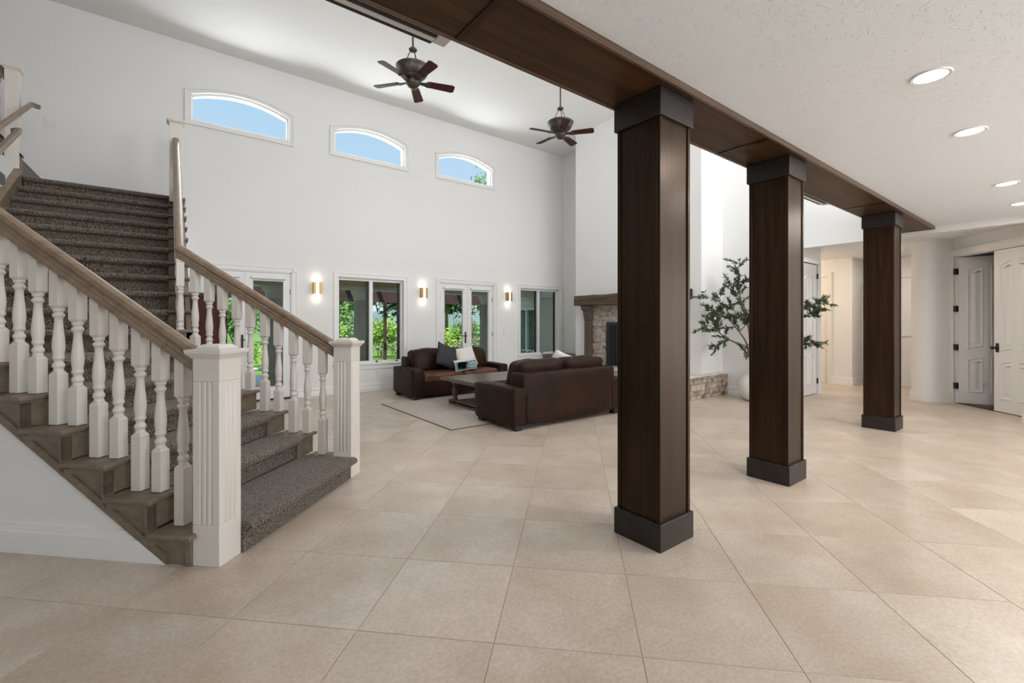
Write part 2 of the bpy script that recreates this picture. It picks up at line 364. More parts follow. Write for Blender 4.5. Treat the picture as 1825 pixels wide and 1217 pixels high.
# wall above the wooden beam, with unseen openings added for the high fill lamps
struct('wall_front_upper', wall_y(MB(), 1.62, 1.93, -6.0, 9.16, 2.86, ZH+.1, [(-.2, 1.8, 3.6, 5.2, 0), (3.2, 5.2, 3.6, 5.2, 0), (6.4, 8.4, 3.6, 5.2, 0)]), 'wall', smooth=False)
struct('wall_front', wall_y(MB(), -5.2, -5.0, -5.2, 10.6, 0, ZL+.2, [(2.0, 4.6, .4, 2.6, 0), (5.9, 8.5, .4, 2.6, 0)]), 'wall', smooth=False)
mb = MB(); mb.box(-5.2, -5.0, -5, -.1, 0, 3); mb.box(-5.2, -5.0, 2.5, 4.0, 0, 3); mb.box(-5.2, -5.0, -.1, 2.5, 0, .4); mb.box(-5.2, -5.0, -.1, 2.5, 2.4, 3); mb.box(-6.2, -5.0, 4.0, 4.2, 0, ZH); mb.box(-6.2, -6.0, 4.0, YW+.2, 0, ZH+.1); mb.box(-5.2, -5.0, 1.62, 4.2, 2.9, ZH+.1)  # the low opening is added for the side fill lamp
struct('wall_left', mb, 'wall', smooth=False)
mb = MB(); mb.box(10.4, 10.6, -5, -4.2, 0, ZL).box(10.4, 10.6, -1.6, -.95, 0, ZL).box(10.4, 10.6, -4.2, -1.6, 0, .35).box(10.4, 10.6, -4.2, -1.6, 2.55, ZL)
struct('wall_east', mb, 'wall', smooth=False)
mb = MB().box(-5.2, 9.03, -5.2, 1.53, ZL, 2.95); mb.box(9.10, 12.7, -5.2, 6.12, ZL+.0005, 2.95)
struct('ceiling', mb, 'knockdown', smooth=False)
struct('ceiling_great_room', MB().box(-6.2, 9.2, 1.62, YW+.22, ZH, ZH+.2), 'highceil', smooth=False)
struct('roof', MB().box(-7, 13.5, -6, 9.6, 6.2, 6.4), 'roofing', smooth=False)
# the floor: grout bed with 61 cm tiles laid at 45 degrees
flo = struct('floor', MB().box(-5.2, 12.7, -5.2, YW+.05, -.12, -.003), 'grout', smooth=False)
TS, R0, D0 = .60995, -2.1668, 1.886
def clip(poly, ax, lim, sgn):
    out = []
    for i in range(len(poly)):
        p, q = poly[i], poly[(i+1) % len(poly)]; a, b = (p[ax]-lim)*sgn, (q[ax]-lim)*sgn
        if a <= 0: out.append(p)
        if (a < 0 < b) or (b < 0 < a): t = a/(a-b); out.append((p[0]+(q[0]-p[0])*t, p[1]+(q[1]-p[1])*t))
    return out
tiles = []
ca, sa = math.cos(CAM_A), math.sin(CAM_A)
for i in range(-14, 30):
    for j in range(-16, 26):
        g_ = .0012
        q = [(R0+TS*(i+a)+(g_ if a == 0 else -g_), D0+TS*(j+b_)+(g_ if b_ == 0 else -g_)) for a, b_ in ((0, 0), (1, 0), (1, 1), (0, 1))]
        q = [ST(r_, d_, 0)[:2] for r_, d_ in q]
        full = q
        for ax, lim, sg in ((0, -5, -1), (0, 12.65, 1), (1, -5, -1), (1, YW-.01, 1)):
            if q: q = clip(q, ax, lim, sg)
        if len(q) < 3: continue
        cxx = sum(p[0] for p in q)/len(q); cyy = sum(p[1] for p in q)/len(q)
        X = cxx*sa-cyy*ca; Z = cxx*ca+cyy*sa
        vis = 0
        if Z > .8 and abs(X/Z) < 1.25 and 1.35/Z < .95:
            if not (cxx < -.3 and cyy > 5.0) and (cxx < 9.3 or cyy < 5): vis = 1/Z**3
        tiles.append((vis, q, q == full, (cxx, cyy)))
tiles.sort(key=lambda t: -t[0])
tm = MB(); h_ = TS/2-.0012; bv_ = .0016
tm.add([(-h_, -h_, -.008), (h_, -h_, -.008), (h_, h_, -.008), (-h_, h_, -.008), (-h_, -h_, -bv_*.6), (h_, -h_, -bv_*.6), (h_, h_, -bv_*.6), (-h_, h_, -bv_*.6),
        (-h_+bv_, -h_+bv_, 0), (h_-bv_, -h_+bv_, 0), (h_-bv_, h_-bv_, 0), (-h_+bv_, h_-bv_, 0)],
       [(0, 1, 5, 4), (1, 2, 6, 5), (2, 3, 7, 6), (3, 0, 4, 7), (4, 5, 9, 8), (5, 6, 10, 9), (6, 7, 11, 10), (7, 4, 8, 11), (8, 9, 10, 11)])
tme = None; rest = MB()
for k, (vis, q, full, c) in enumerate(tiles):
    if k < 300 and vis > 0:
        if full:
            if tme is None: o = build('tile', tm, 'tile', flo, loc=(*c, 0), rotz=-math.pi/4, smooth=False); tme = o.data
            else:
                o = D.objects.new('tile', tme); COL.objects.link(o); o.parent = flo; o.location = (*c, 0); o.rotation_euler.z = -math.pi/4
        else:
            build('tile', MB().prism([(p[0]-c[0], p[1]-c[1]) for p in q], 'z', -.008, 0), 'tile', flo, loc=(*c, 0), smooth=False)
    else: rest.prism(q, 'z', -.008, 0)
tag(build('distant_tiles', rest, 'tile', flo, smooth=False), kind='stuff')

# baseboards
def base_run(mb, pts, flip=1):
    """baseboard section swept along a floor polyline, projecting to its right (flip=1) or left"""
    mb.rail([(a*flip, b) for a, b in (BP if flip > 0 else BP[::-1])], [(*p, 0) for p in pts]); return mb
mb = MB()
for a, b in ((1.88, 4.67), (6.315, XE)): base_run(mb, [(a, YW), (b, YW)], 1)
base_run(mb, [(.18, YW), (.24, YW)], 1)
tag(build('baseboard_back', mb, 'paint_trim'), kind='structure')
mb = MB(); base_run(mb, [(XE, YW), (XE, 7.70)], 1); base_run(mb, [(XE, 4.36), (XE, 3.37), (9.06, 3.37)], 1)
tag(build('baseboard_right', mb, 'paint_trim'), kind='structure')
mb = MB(); base_run(mb, [(11.87, 3.74), (11.87, 3.36), (12.55, 3.36), (12.55, .3)], -1) if False else None
base_run(mb, [(11.87, 3.74), (11.87, 3.36), (12.55, 3.36)], 1); base_run(mb, [(12.55, 2.70), (12.55, .3)], 1)
base_run(mb, [(10.05, 3.37), (10.11, 3.37), (10.11, 6.0)], 1)
tag(build('baseboard_hall', mb, 'paint_trim'), kind='structure')
mb = MB(); mb.box(12.515, 12.55, .3, 2.7, 2.34, 2.40); mb.box(12.525, 12.55, .3, 2.7, 1.08, 1.12)
tag(build('trim_1', mb, 'paint_trim'), kind='structure')
mb = MB(); mb.box(12.50, 12.55, 2.76, 3.30, .04, 2.17)
dk = tag(build('door_5', mb, 'dark_cabinet'), kind='structure')
build('casing', MB().box(12.49, 12.555, 2.70, 2.76, 0, 2.24).box(12.49, 12.555, 2.76, 3.34, 2.17, 2.24), 'paint_trim', dk)

# rounded pillars either side of the double door
def pillar(r0, r1, d0, d1, rc, side):
    pts = []
    if side > 0:     # rounded corner at (r0,d0)
        pts = [(r1, d1), (r0, d1)]+[(r0+rc-rc*math.cos(a), d0+rc-rc*math.sin(a)) for a in [math.pi/2*k/10 for k in range(11)]]+[(r1, d0)]
    else:
        pts = [(r1, d0), (r0, d0)]+[(r0+rc-rc*math.cos(a), d1-rc+rc*math.sin(a)) for a in [math.pi/2*k/10 for k in range(11)]]+[(r1, d1)]
    return pts
for nm, pr in (('wall_pillar_hall', pillar(5.97, 6.56, 8.66, 8.95, .2, 1)), ('wall_pillar_entry', pillar(6.05, 6.42, 5.0, 7.02, .04, -1))):
    struct(nm, MB(lambda x, y, z: ST(x, y, z)).prism(pr, 'z', 0, ZL), 'wall', angle=20)
def off_poly(pts, o):
    c = [sum(p[i] for p in pts)/len(pts) for i in (0, 1)]; n = len(pts); out = []
    for i in range(n):
        a = Vector(pts[i])-Vector(pts[i-1]); b = Vector(pts[(i+1) % n])-Vector(pts[i])
        na = Vector((a.y, -a.x)).normalized(); nb = Vector((b.y, -b.x)).normalized()
        nn = (na+nb); nn = nn/max(.3, nn.length_squared/2) if nn.length > 1e-6 else na
        s = 1 if sum(pts[k][0]*pts[(k+1) % n][1]-pts[(k+1) % n][0]*pts[k][1] for k in range(n)) > 0 else -1
        out.append((pts[i][0]+nn.x*o*s, pts[i][1]+nn.y*o*s))
    return out
mb = MB(lambda x, y, z: ST(x, y, z))
for pr in (pillar(5.97, 6.39, 8.66, 8.95, .2, 1), pillar(6.05, 6.39, 5.0, 7.02, .04, -1)):
    mb.prism(off_poly(pr, .022), 'z', 0, .10); mb.prism(off_poly(pr, .018), 'z', .10, .13); mb.prism(off_poly(pr, .008), 'z', .13, .17)
tag(build('baseboard_pillar', mb, 'paint_trim', angle=25), kind='structure')
# wall that carries the double door, in the 45 degree frame
mb = MB(lambda x, y, z: ST(x, y, z)); mb.box(6.42, 6.56, 8.61, 8.67, 0, ZL).box(6.42, 6.56, 5.0, 7.19, 0, ZL).box(6.42, 6.56, 7.19, 8.61, 2.50, ZL)
struct('wall_double_door', mb, 'wall', smooth=False)
mb = MB(lambda x, y, z: ST(x, y, z)); mb.box(6.57, 9.0, 6.4, 9.0, .002, .012)
struct('floor_bedroom', mb, 'room_carpet', smooth=False)
mb = MB(lambda x, y, z: ST(x, y, z)); mb.box(8.9, 9.0, 6.3, 9.05, 0, ZL).box(6.56, 8.9, 8.951, 9.05, 0, ZL).box(6.56, 9.0, 6.3, 6.4, 0, ZL)
struct('wall_bedroom', mb, 'wall', smooth=False)

# ------------------------------------------------------------------ windows
def casing_rect(x0, x1, z0, z1, w=.085, sill=True):
    mb = MB()
    for (a, b, c, d) in ((x0-w, x0, z0, z1+w), (x1, x1+w, z0, z1+w), (x0, x1, z1, z1+w)):
        mb.box(a, b, YW-.018, YW, c, d)
    # back band
    mb.box(x0-w, x0-w+.018, YW-.03, YW-.018, z0, z1+w); mb.box(x1+w-.018, x1+w, YW-.03, YW-.018, z0, z1+w); mb.box(x0-w+.018, x1+w-.018, YW-.03, YW-.018, z1+w-.018, z1+w)
    return mb
for k, (x0, x1) in enumerate(ARCH):
    w = tag(empty('window_%d' % (k+1), ((x0+x1)/2, YW, 4.63)), kind='structure')
    xc, hw = (x0+x1)/2, (x1-x0)/2
    def arc(zs, rise, h, n=20): return [(xc-h+2*h*i/n, zs+rise*(1-(-1+2*i/n)**2)) for i in range(n+1)]
    # flat arched casing
    mb = MB(); t = .083
    out = arc(5.105, .155, hw+t); inn = arc(5.04, .155, hw)
    for (o1, o2, i1, i2) in zip(out, out[1:], inn, inn[1:]):
        for ya, yb, f0, f1 in ((YW-.016, YW, 0, 1), (YW-.028, YW-.016, .72, 1)):
            L = lambda p, q, f: (p[0]+(q[0]-p[0])*f, p[1]+(q[1]-p[1])*f)
            a, b, c, d = L(i1, o1, f0), L(i2, o2, f0), L(i2, o2, f1), L(i1, o1, f1)
            mb.hexa([(a[0], ya, a[1]), (b[0], ya, b[1]), (b[0], yb, b[1]), (a[0], yb, a[1]), (d[0], ya, d[1]), (c[0], ya, c[1]), (c[0], yb, c[1]), (d[0], yb, d[1])])
    mb.box(x0-t, x0, YW-.016, YW, 4.55, 5.04).box(x1, x1+t, YW-.016, YW, 4.55, 5.04).box(x0, x1, YW-.016, YW, 4.55, 4.63); mb.prism([(x0-t, 5.04), (x0, 5.04), (x0-t, 5.105)], 'y', YW-.016, YW).prism([(x1+t, 5.04), (x1, 5.04), (x1+t, 5.105)], 'y', YW-.016, YW)
    mb.box(x0-t, x0-t+.02, YW-.028, YW-.016, 4.55, 5.088).box(x1+t-.02, x1+t, YW-.028, YW-.016, 4.55, 5.088).box(x0-t+.02, x1+t-.02, YW-.028, YW-.016, 4.55, 4.575)
    build('casing', mb, 'paint_trim', w, w=True)
    mb = MB(); t = .028; out = arc(5.04, .155, hw); inn = arc(5.01, .155, hw-t)
    for (o1, o2, i1, i2) in zip(out, out[1:], inn, inn[1:]):
        mb.hexa([(i1[0], YW+.035, i1[1]), (i2[0], YW+.035, i2[1]), (i2[0], YW+.075, i2[1]), (i1[0], YW+.075, i1[1]), (o1[0], YW+.035, o1[1]), (o2[0], YW+.035, o2[1]), (o2[0], YW+.075, o2[1]), (o1[0], YW+.075, o1[1])])
    mb.box(x0, x0+t, YW+.035, YW+.075, 4.63, 5.03).box(x1-t, x1, YW+.035, YW+.075, 4.63, 5.03).box(x0+t, x1-t, YW+.035, YW+.075, 4.63, 4.66)
    build('frame', mb, 'paint_trim', w, w=True)
    poly = [(x0+t, 4.66), (x1-t, 4.66)]+arc(5.01, .155, hw-t)[::-1]
    build('pane', MB().prism(poly, 'y', YW+.052, YW+.057), 'glass', w, w=True)
for k, (x0, x1) in enumerate(RECT):
    w = tag(empty('window_%d' % (k+4), ((x0+x1)/2, YW, .56)), kind='structure')
    z0, z1 = .56, 2.25
    build('casing', casing_rect(x0, x1, z0, z1), 'paint_trim', w, w=True)
    mb = MB(); mb.box(x0-.10, x1+.10, YW-.045, YW, z0-.03, z0); mb.box(x0-.085, x1+.085, YW-.02, YW, z0-.12, z0-.03); mb.box(x0, x1, YW, YW+.22, z0-.02, z0+.004)
    build('sill', mb, 'paint_trim', w, w=True, bev=.004)
    xm = (x0+x1)/2
    mb = MB()
    for a, b in ((x0, x0+.035), (x1-.035, x1), (xm-.035, xm+.035)): mb.box(a, b, YW+.07, YW+.15, z0, z1)
    mb.box(x0, x1, YW+.071, YW+.149, z1-.05, z1).box(x0, x1, YW+.071, YW+.149, z0, z0+.04)
    build('frame', mb, 'paint_trim', w, w=True)
    for a, b in ((x0+.035, xm-.035), (xm+.035, x1-.035)):
        mb = MB(); mb.box(b-.045, b, YW+.13, YW+.155, z0+.04, z1-.05); mb.box(a, a+(.03 if a < xm-.1 else .012), YW+.131, YW+.154, z0+.04, z1-.05)
        s = build('screen_frame', mb, 'screen_frame', w, w=True)
        build('pane', MB().box(a, b, YW+.108, YW+.112, z0+.04, z1-.05), 'glass', w, w=True)
    # two dark slider latches on the sill
    for a in (xm+.10, x1-.14): build('latch', MB().box(a, a+.03, YW+.05, YW+.07, z0+.01, z0+.04), 'black_metal', w, w=True)
# french doors
for k, (x0, x1) in enumerate(FD):
    w = tag(empty('door_%d' % (k+1), ((x0+x1)/2, YW, 0)), kind='structure')
    build('casing', casing_rect(x0, x1, 0, 2.265), 'paint_trim', w, w=True)
    mb = MB()
    for a in (x0-.0425, x1+.0425): mb.lathe([(.018, 0), (.026, .004), (.03, .012)], (0, 0, 0), 16) if False else mb.box(a-.03, a+.03, YW-.034, YW-.018, 2.275, 2.335)
    build('rosette', mb, 'paint_trim', w, w=True, bev=.006)
    build('threshold', MB().box(x0, x1, YW-.02, YW+.22, 0, .02), 'bronze_dark', w, w=True)
    mb = MB(); mb.box(x0, x0+.02, YW, YW+.12, .02, 2.265).box(x1-.02, x1, YW, YW+.12, .02, 2.265).box(x0, x1, YW, YW+.12, 2.245, 2.265)
    build('jamb', mb, 'paint_trim', w, w=True)
    xm = (x0+x1)/2
    for sd, (a, b) in enumerate(((x0+.022, xm-.002), (xm+.002, x1-.022))):
        st = .115; zb, zt = .24, 2.10; y0, y1 = YW+.02, YW+.065
        mb = MB(); mb.box(a, a+st, y0, y1, .03, 2.243).box(b-st, b, y0, y1, .03, 2.243).box(a+st, b-st, y0, y1, .03, zb).box(a+st, b-st, y0, y1, zt, 2.243)
        lf = build('leaf', mb, 'paint_trim', w, w=True)
        build('pane', MB().box(a+st, b-st, y0+.02, y0+.025, zb, zt), 'glass', lf, w=True)
        build('glazing_bead', MB().box(a+st-.012, a+st, y0-.008, y0, zb-.012, zt+.012).box(b-st, b-st+.012, y0-.008, y0, zb-.012, zt+.012).box(a+st, b-st, y0-.008, y0, zt, zt+.012).box(a+st, b-st, y0-.008, y0, zb-.012, zb), 'paint_trim', lf, w=True)
        mb = MB(); mb.rbox(a+st-.04, b-st+.04, y0-.06, y0-.001, 2.125, 2.185, .02, 4)
        build('blind_cassette', mb, 'paint_trim', lf, w=True)
        hx = a-.004 if sd == 0 else b+.004
        for hz in (.30, 1.10, 1.92): build('hinge', MB().box(hx-.009, hx+.009, y0-.014, y0, hz-.05, hz+.05), 'bronze_dark', lf, w=True)
        if sd == 0:
            mb = MB(); xh = b-.045
            mb.box(xh-.016, xh+.016, y0-.012, y0, .90, 1.16); mb.tube([(xh, y0-.01, 1.07), (xh, y0-.05, 1.07), (xh-.03, y0-.055, 1.07), (xh-.11, y0-.052, 1.075)], .009, 8); mb.tube([(xh, y0-.01, 1.07), (xh+.04, y0-.03, 1.07)], .008, 8)
            build('handle', mb, 'bronze_dark', lf, w=True)
        else:
            mb = MB(); mb.box(a-.004, a+.022, y0-.012, y0, .03, 2.243)
            build('astragal', mb, 'paint_trim', lf, w=True)
            build('bolt', MB().box(a+.03, a+.042, y0-.012, y0, 1.86, 1.93), 'gray_plastic', lf, w=True)

# ------------------------------------------------------------------ inner doors
def leaf_panels(w, h, zsp, half=False):
    """raised arched panels for a two-over-two door; returns polygons in (x,z)"""
    xs = ((.10*w/.7, w/2-.045), (w/2+.045, w-.10*w/.7)); res = []
    def top(x, z1, rise): return z1+rise*(1-((x-w/2)/(w/2))**2)
    for a, b in xs:
        n = 8; X = [a+(b-a)*i/n for i in range(n+1)]
        res.append([(x, top(x, .87, .10)) for x in X]+[(x, top(x, h-.30, .14)) for x in X[::-1]])
        res.append([(a, .20), (b, .20)]+[(x, top(x, .70, .10)) for x in X[::-1]])
    return res
def inner_door(name, w, h, T, hinge_x, knob=None, hinges=True):
    """leaf in local (x along width, y thickness 0..-.04 facing -y, z)"""
    o = tag(empty(name), kind='structure')
    return o
def shrink(poly, o): return off_poly(poly, -o)
def make_leaf(parent, w, h, face=-1):
    lf = build('leaf', MB().box(0, w, -.02, .02, .012, h), 'paint_trim', parent)
    for p in leaf_panels(w, h, 0):
        for sd in ((-1, 1)):
            mb = MB(); y = .02*sd; n_ = len(p)
            rings = [(p, 0), (shrink(p, .008), .012), (shrink(p, .020), .010), (shrink(p, .030), -.004), (shrink(p, .045), -.004), (shrink(p, .080), .010)]
            vs_ = []; fs_ = []
            for q, o in rings: vs_ += [(a, y+o*sd, b) for a, b in q]
            for k in range(len(rings)-1):
                for i in range(n_): fs_.append((k*n_+i, k*n_+(i+1) % n_, (k+1)*n_+(i+1) % n_, (k+1)*n_+i))
            fs_.append(tuple((len(rings)-1)*n_+i for i in range(n_)))
            mb.add(vs_, fs_ if sd < 0 else [f[::-1] for f in fs_])
            build('panel', mb, 'paint_trim', lf, angle=25)
    return lf
# door_3: single door in the wall beyond the olive tree (faces -y)
d3 = tag(empty('door_3', (9.19, 3.40, 0)), kind='structure')
lf = make_leaf(d3, .74, 2.47)
for hz in (.25, .93, 1.60, 2.26): build('hinge', MB().box(.735, .765, -.045, -.02, hz-.05, hz+.05), 'black_metal', lf)
mb = MB(); mb.tube([(.06, -.02, .98), (.06, -.07, .98)], .012, 8); mb.tube([(.05, -.07, .98), (.16, -.07, .985)], .010, 8); build('handle', mb, 'black_metal', lf)
mb = MB(); mb.box(-.10, -.015, -.048, -.03, 0, 2.565).box(.755, .84, -.048, -.03, 0, 2.565).box(-.015, .755, -.048, -.03, 2.49, 2.565).box(-.10, -.08, -.06, -.048, 0, 2.565).box(.82, .84, -.06, -.048, 0, 2.565).box(-.08, .82, -.06, -.048, 2.545, 2.565)
build('casing', mb, 'paint_trim', d3)
# door_6: closed hall door with casing on the hall end wall (faces -x)
d6 = tag(empty('door_6', (11.87, 3.82, 0)), kind='structure')
mb = MB(); mb.box(-.018, 0, -.08, 0, 0, 2.50).box(-.018, 0, .80, .88, 0, 2.50).box(-.018, 0, 0, .80, 2.42, 2.50).box(-.03, -.018, -.08, -.06, 0, 2.50).box(-.03, -.018, .86, .88, 0, 2.50).box(-.03, -.018, -.06, .86, 2.48, 2.50)
build('casing', mb, 'paint_trim', d6); build('leaf', MB().box(.06, .10, .01, .79, .01, 2.41), 'paint_trim', d6); build('jamb', MB().box(0, .13, 0, .012, 0, 2.42).box(0, .13, .788, .80, 0, 2.42).box(0, .13, .012, .788, 2.408, 2.42), 'paint_trim', d6)
# door_4: double door in the 45 degree wall (local x runs along -d, local -y faces -r)
dd = tag(empty('door_4', ST(6.44, 8.60, 0), math.radians(-135)), kind='structure')   # local x -> -d, local y -> +r ... see below
def dloc(o, x, y, rz): o.location = (x, y, 0); o.rotation_euler.z = rz
lr = empty('right_leaf'); lr.parent = dd; lr.location = (.705, 0, 0)
lR = make_leaf(dd, .695, 2.47); lR.location = (.708, 0, 0)
lL = make_leaf(dd, .695, 2.47); lL.location = (.012, .01, 0); lL.rotation_euler.z = math.radians(68)
D.objects.remove(lr)
for hz in (.30, .95, 1.60, 2.23):
    build('hinge', MB().box(-.035, .03, -.035, .0, hz-.05, hz+.05), 'black_metal', dd)
mb = MB(); mb.lathe([(.02, 0), (.034, .004), (.034, .01), (.012, .016), (.012, .05), (.026, .056), (.03, .07), (.02, .085)], (0, 0, 0), 16)
kb = MB(); kb.v = [(p[0]+.055, -p[2]-.02, p[1]+.98) for p in mb.v]; kb.f = mb.f; kb.lathe([(.001, 0)], n=3) if False else None
build('knob', kb, 'bronze_dark', lR)
bp_ = MB(); bp_.rbox(.028, .082, -.026, -.018, .91, 1.05, .026, 5); build('backplate', bp_, 'bronze_dark', lR)
mb = MB(); mb.box(-.125, -.03, -.04, -.02, 0, 2.60).box(1.41, 1.505, -.04, -.02, 0, 2.60).box(-.03, 1.41, -.04, -.02, 2.50, 2.60).box(-.125, -.10, -.055, -.04, 0, 2.60).box(1.48, 1.505, -.055, -.04, 0, 2.60).box(-.10, 1.48, -.055, -.04, 2.575, 2.60).box(-.07, -.055, -.046, -.04, 0, 2.53)
build('casing', mb, 'paint_trim', dd)
build('jamb', MB().box(-.03, -.008, -.02, .12, 0, 2.5).box(1.405, 1.42, -.02, .12, 0, 2.5).box(-.008, 1.405, -.02, .12, 2.48, 2.5), 'paint_trim', dd)
build('threshold', MB().box(-.008, 1.405, -.015, .12, 0, .008), 'bronze_dark', dd)

# ------------------------------------------------------------------ wooden beam and three columns
bm_ = thing('ceiling_beam', 'long dark stained wooden beam along the ceiling edge carried by three columns', 'beam', (2.0, 1.74, 2.75))
seams = [-4.9, -1.4, 1.14, 3.62, 6.60, 9.03]
for a, b in zip(seams, seams[1:]): build('soffit_panel', MB().box(a+.004, b-.004, 1.545, 1.945, 2.754, 2.775), 'beam_wood', bm_, w=True, bev=.004)
for s_ in seams[1:-1]: build('joint_strip', MB().box(s_-.02, s_+.02, 1.55, 1.94, 2.748, 2.756), 'column_wood', bm_, w=True)
build('edge_trim', MB().box(-4.9, 9.03, 1.53, 1.547, 2.748, 2.787), 'beam_edge', bm_, w=True)
build('edge_trim', MB().box(-4.9, 9.03, 1.943, 1.962, 2.748, 2.80), 'beam_edge', bm_, w=True)
build('beam_core', MB().box(-4.9, 9.03, 1.55, 1.94, 2.775, 2.86), 'beam_wood', bm_, w=True)
build('end_cap', MB().box(9.012, 9.029, 1.547, 1.943, 2.749, 2.786), 'beam_edge', bm_, w=True)
def column(x0, label):
    c = thing('wood_column', label, 'column', (x0+.175, 1.76, 0), group='dark wood columns under the beam')
    q = .175; s = .152; t = .160
    build('base', MB().box(-q, q, -q, q, 0, .165), 'column_base_wood', c, bev=.004)
    build('capital', MB().box(-q, q, -q, q, 2.585, 2.752), 'column_base_wood', c, bev=.004)
    for k in range(4):
        a = k*math.pi/2; R_ = Matrix.Rotation(a, 4, 'Z')
        mb = MB(lambda x, y, z, R_=R_: tuple(R_ @ Vector((x, y, z)))); mb.box(-s+.012, s-.012, -s, -s+.02, .165, 2.585)
        build('face_panel', mb, 'column_wood', c)
        mb = MB(lambda x, y, z, R_=R_: tuple(R_ @ Vector((x, y, z)))); mb.box(-t, -t+.026, -t, -t+.026, .165, 2.585)
        build('corner_strip', mb, 'column_wood', c, bev=.003)
    return c
column(2.296, 'nearest and largest of the dark wood columns beside the leather sofa')
column(4.078, 'middle dark wood column standing in front of the potted olive tree')
column(7.19, 'farthest dark wood column at the end of the beam')

# ------------------------------------------------------------------ staircase
RISE = .1854
stair = thing('staircase', 'wide carpeted staircase with white turned balusters and taupe oak handrails', 'staircase', ST(-2.6, 3.0, 0))
RN = {1: -1.885}; RN.update({n: -2.338-.2815*(n-2) for n in range(2, 7)})       # nosing r of the angled lower steps
YN = {n: 8.01-.2865*(17-n) for n in range(7, 18)}                               # nosing y of the straight upper steps
XL, XR = -1.39, .013
DN, DF = 2.45, 3.63
def step_profile(z, depth, first=False):
    """(run back from nosing, z) section of the carpet on one step incl. its riser below"""
    R_ = .022; p = [(.050, z-RISE+.002), (.046, z-.062), (.026, z-.060)]
    p += [(.024-.032*math.cos(t)-.004, z-.029+.029*math.sin(t)) for t in [math.radians(q) for q in (-80, -50, -20, 10, 40, 70, 90)]]
    p += [(depth, z), (depth, z-.03), (.08, z-.05), (.08, z-RISE+.002)]
    return p
def carpet_strip(prof, place, a0, a1):
    n = len(prof); m_ = 2
    mb = MB(); vs = [place(s, a0, z) for s, z in prof]+[place(s, a1, z) for s, z in prof]
    mb.add(vs, [tuple(range(n)), tuple(range(n, 2*n))[::-1]]+[(i, n+i, n+(i+1) % n, (i+1) % n) for i in range(n)])
    return mb
for n in range(1, 6):
    nxt = RN[n+1]; dep = RN[n]-nxt+.04
    a0, a1 = (2.435, 3.735) if n == 1 else (DN, DF)
    build('carpet_step', carpet_strip(step_profile(n*RISE, dep), lambda s, a, z, n=n: ST(RN[n]-s, a, z), a0, a1), 'carpet', stair, w=True, angle=50)
# sixth step: a wedge where the flight turns 45 degrees
build('carpet_step', carpet_strip(step_profile(6*RISE, .14), lambda s, a, z: ST(RN[6]-s, a, z), DN, DF), 'carpet', stair, w=True, angle=50)
pA, pB = ST(RN[6]-.12, DN, 0), ST(RN[6]-.12, DF, 0)
poly = [pA[:2], pB[:2], (XR, YN[7]+.05), (XL, YN[7]+.05), (XL, DN*SQ-XL)]
build('landing_carpet', MB().prism(poly, 'z', 6*RISE-.03, 6*RISE), 'carpet', stair, w=True)
for n in range(7, 18):
    dep = .33 if n < 17 else YW-YN[17]
    build('carpet_step', carpet_strip(step_profile(n*RISE, dep), lambda s, a, z, n=n: (a, YN[n]+s, z), XR, XL) if n < 17 else carpet_strip(step_profile(n*RISE, dep), lambda s, a, z, n=n: (a, YN[n]+s, z), XR, XL), 'carpet', stair, w=True, angle=50)
SR = lambda x, y, z: ST(x, y, z)
# oak tread returns, riser boards and brackets on the near side
for n in range(1, 7):
    z = n*RISE; r1 = RN[n] if n > 1 else -2.085; r0 = RN[n+1]-.02 if n < 6 else -4.25
    build('tread', MB(SR).box(r0, r1, 2.222, 2.452, z-.032, z-.004), 'stair_oak', stair, w=True, bev=.008)
    build('cove', MB(SR).box(r0+.05, r1-.022, 2.242, 2.44, z-.045, z-.028), 'stair_oak', stair, w=True)
    if n > 1: build('riser_board', MB(SR).box(r1-.05, r1-.03, 2.256, 2.45, z-RISE, z-.028), 'stair_oak', stair, w=True)
# far side
for n in range(1, 7):
    z = n*RISE; r1 = RN[n] if n > 1 else -2.0; r0 = RN[n+1]-.02 if n < 6 else -3.80
    build('tread', MB(SR).box(r0, r1, 3.625, 3.885, z-.032, z-.004), 'stair_oak', stair, w=True, bev=.008)
    if n > 1: build('riser_board', MB(SR).box(r1-.05, r1-.03, 3.625, 3.86, z-RISE, z-.028), 'stair_oak', stair, w=True)
for n in range(7, 18):
    z = n*RISE; y0 = YN[n]; y1 = YN[n+1]+.02 if n < 17 else YW
    build('tread', MB().box(XR-.003, .205, y0, y1, z-.032, z-.004), 'stair_oak_y', stair, w=True, bev=.008)
    build('riser_board', MB().box(XR-.003, .18, y0+.03, y0+.05, z-RISE, z-.028), 'stair_oak_y', stair, w=True)
# near outer string with framed brackets
def diag(r): return max(0, .690*(-2.268-r))
pts = []
for n in range(1, 7):
    r1 = (RN[n]-.03) if n > 1 else -2.112
    pts += [(r1, (n-1)*RISE if n > 1 else 0), (r1, n*RISE-.028)]
pts += [(-4.25, 6*RISE-.028), (-4.25, diag(-4.25) if diag(-4.25) < 1.05 else 1.05), (-2.268-1.05/.690, 1.05), (-2.268, 0)]
mb = MB(SR)
for n in range(1, 7):     # convex slices
    r1 = (RN[n]-.03) if n > 1 else -2.112; r0 = RN[n+1]-.03 if n < 6 else -3.9
    zt = n*RISE-.028; a = [(r1, diag(r1)), (r1, zt), (r0, zt), (r0, min(zt, diag(r0)))]
    if r1 > -2.268 > r0: a = [(r1, 0), (r1, zt), (r0, zt), (r0, min(zt, diag(r0))), (-2.268, 0)]
    mb.prism(a, 'y', 2.268, 2.30)
build('stringer', mb, 'stair_oak', stair, w=True)
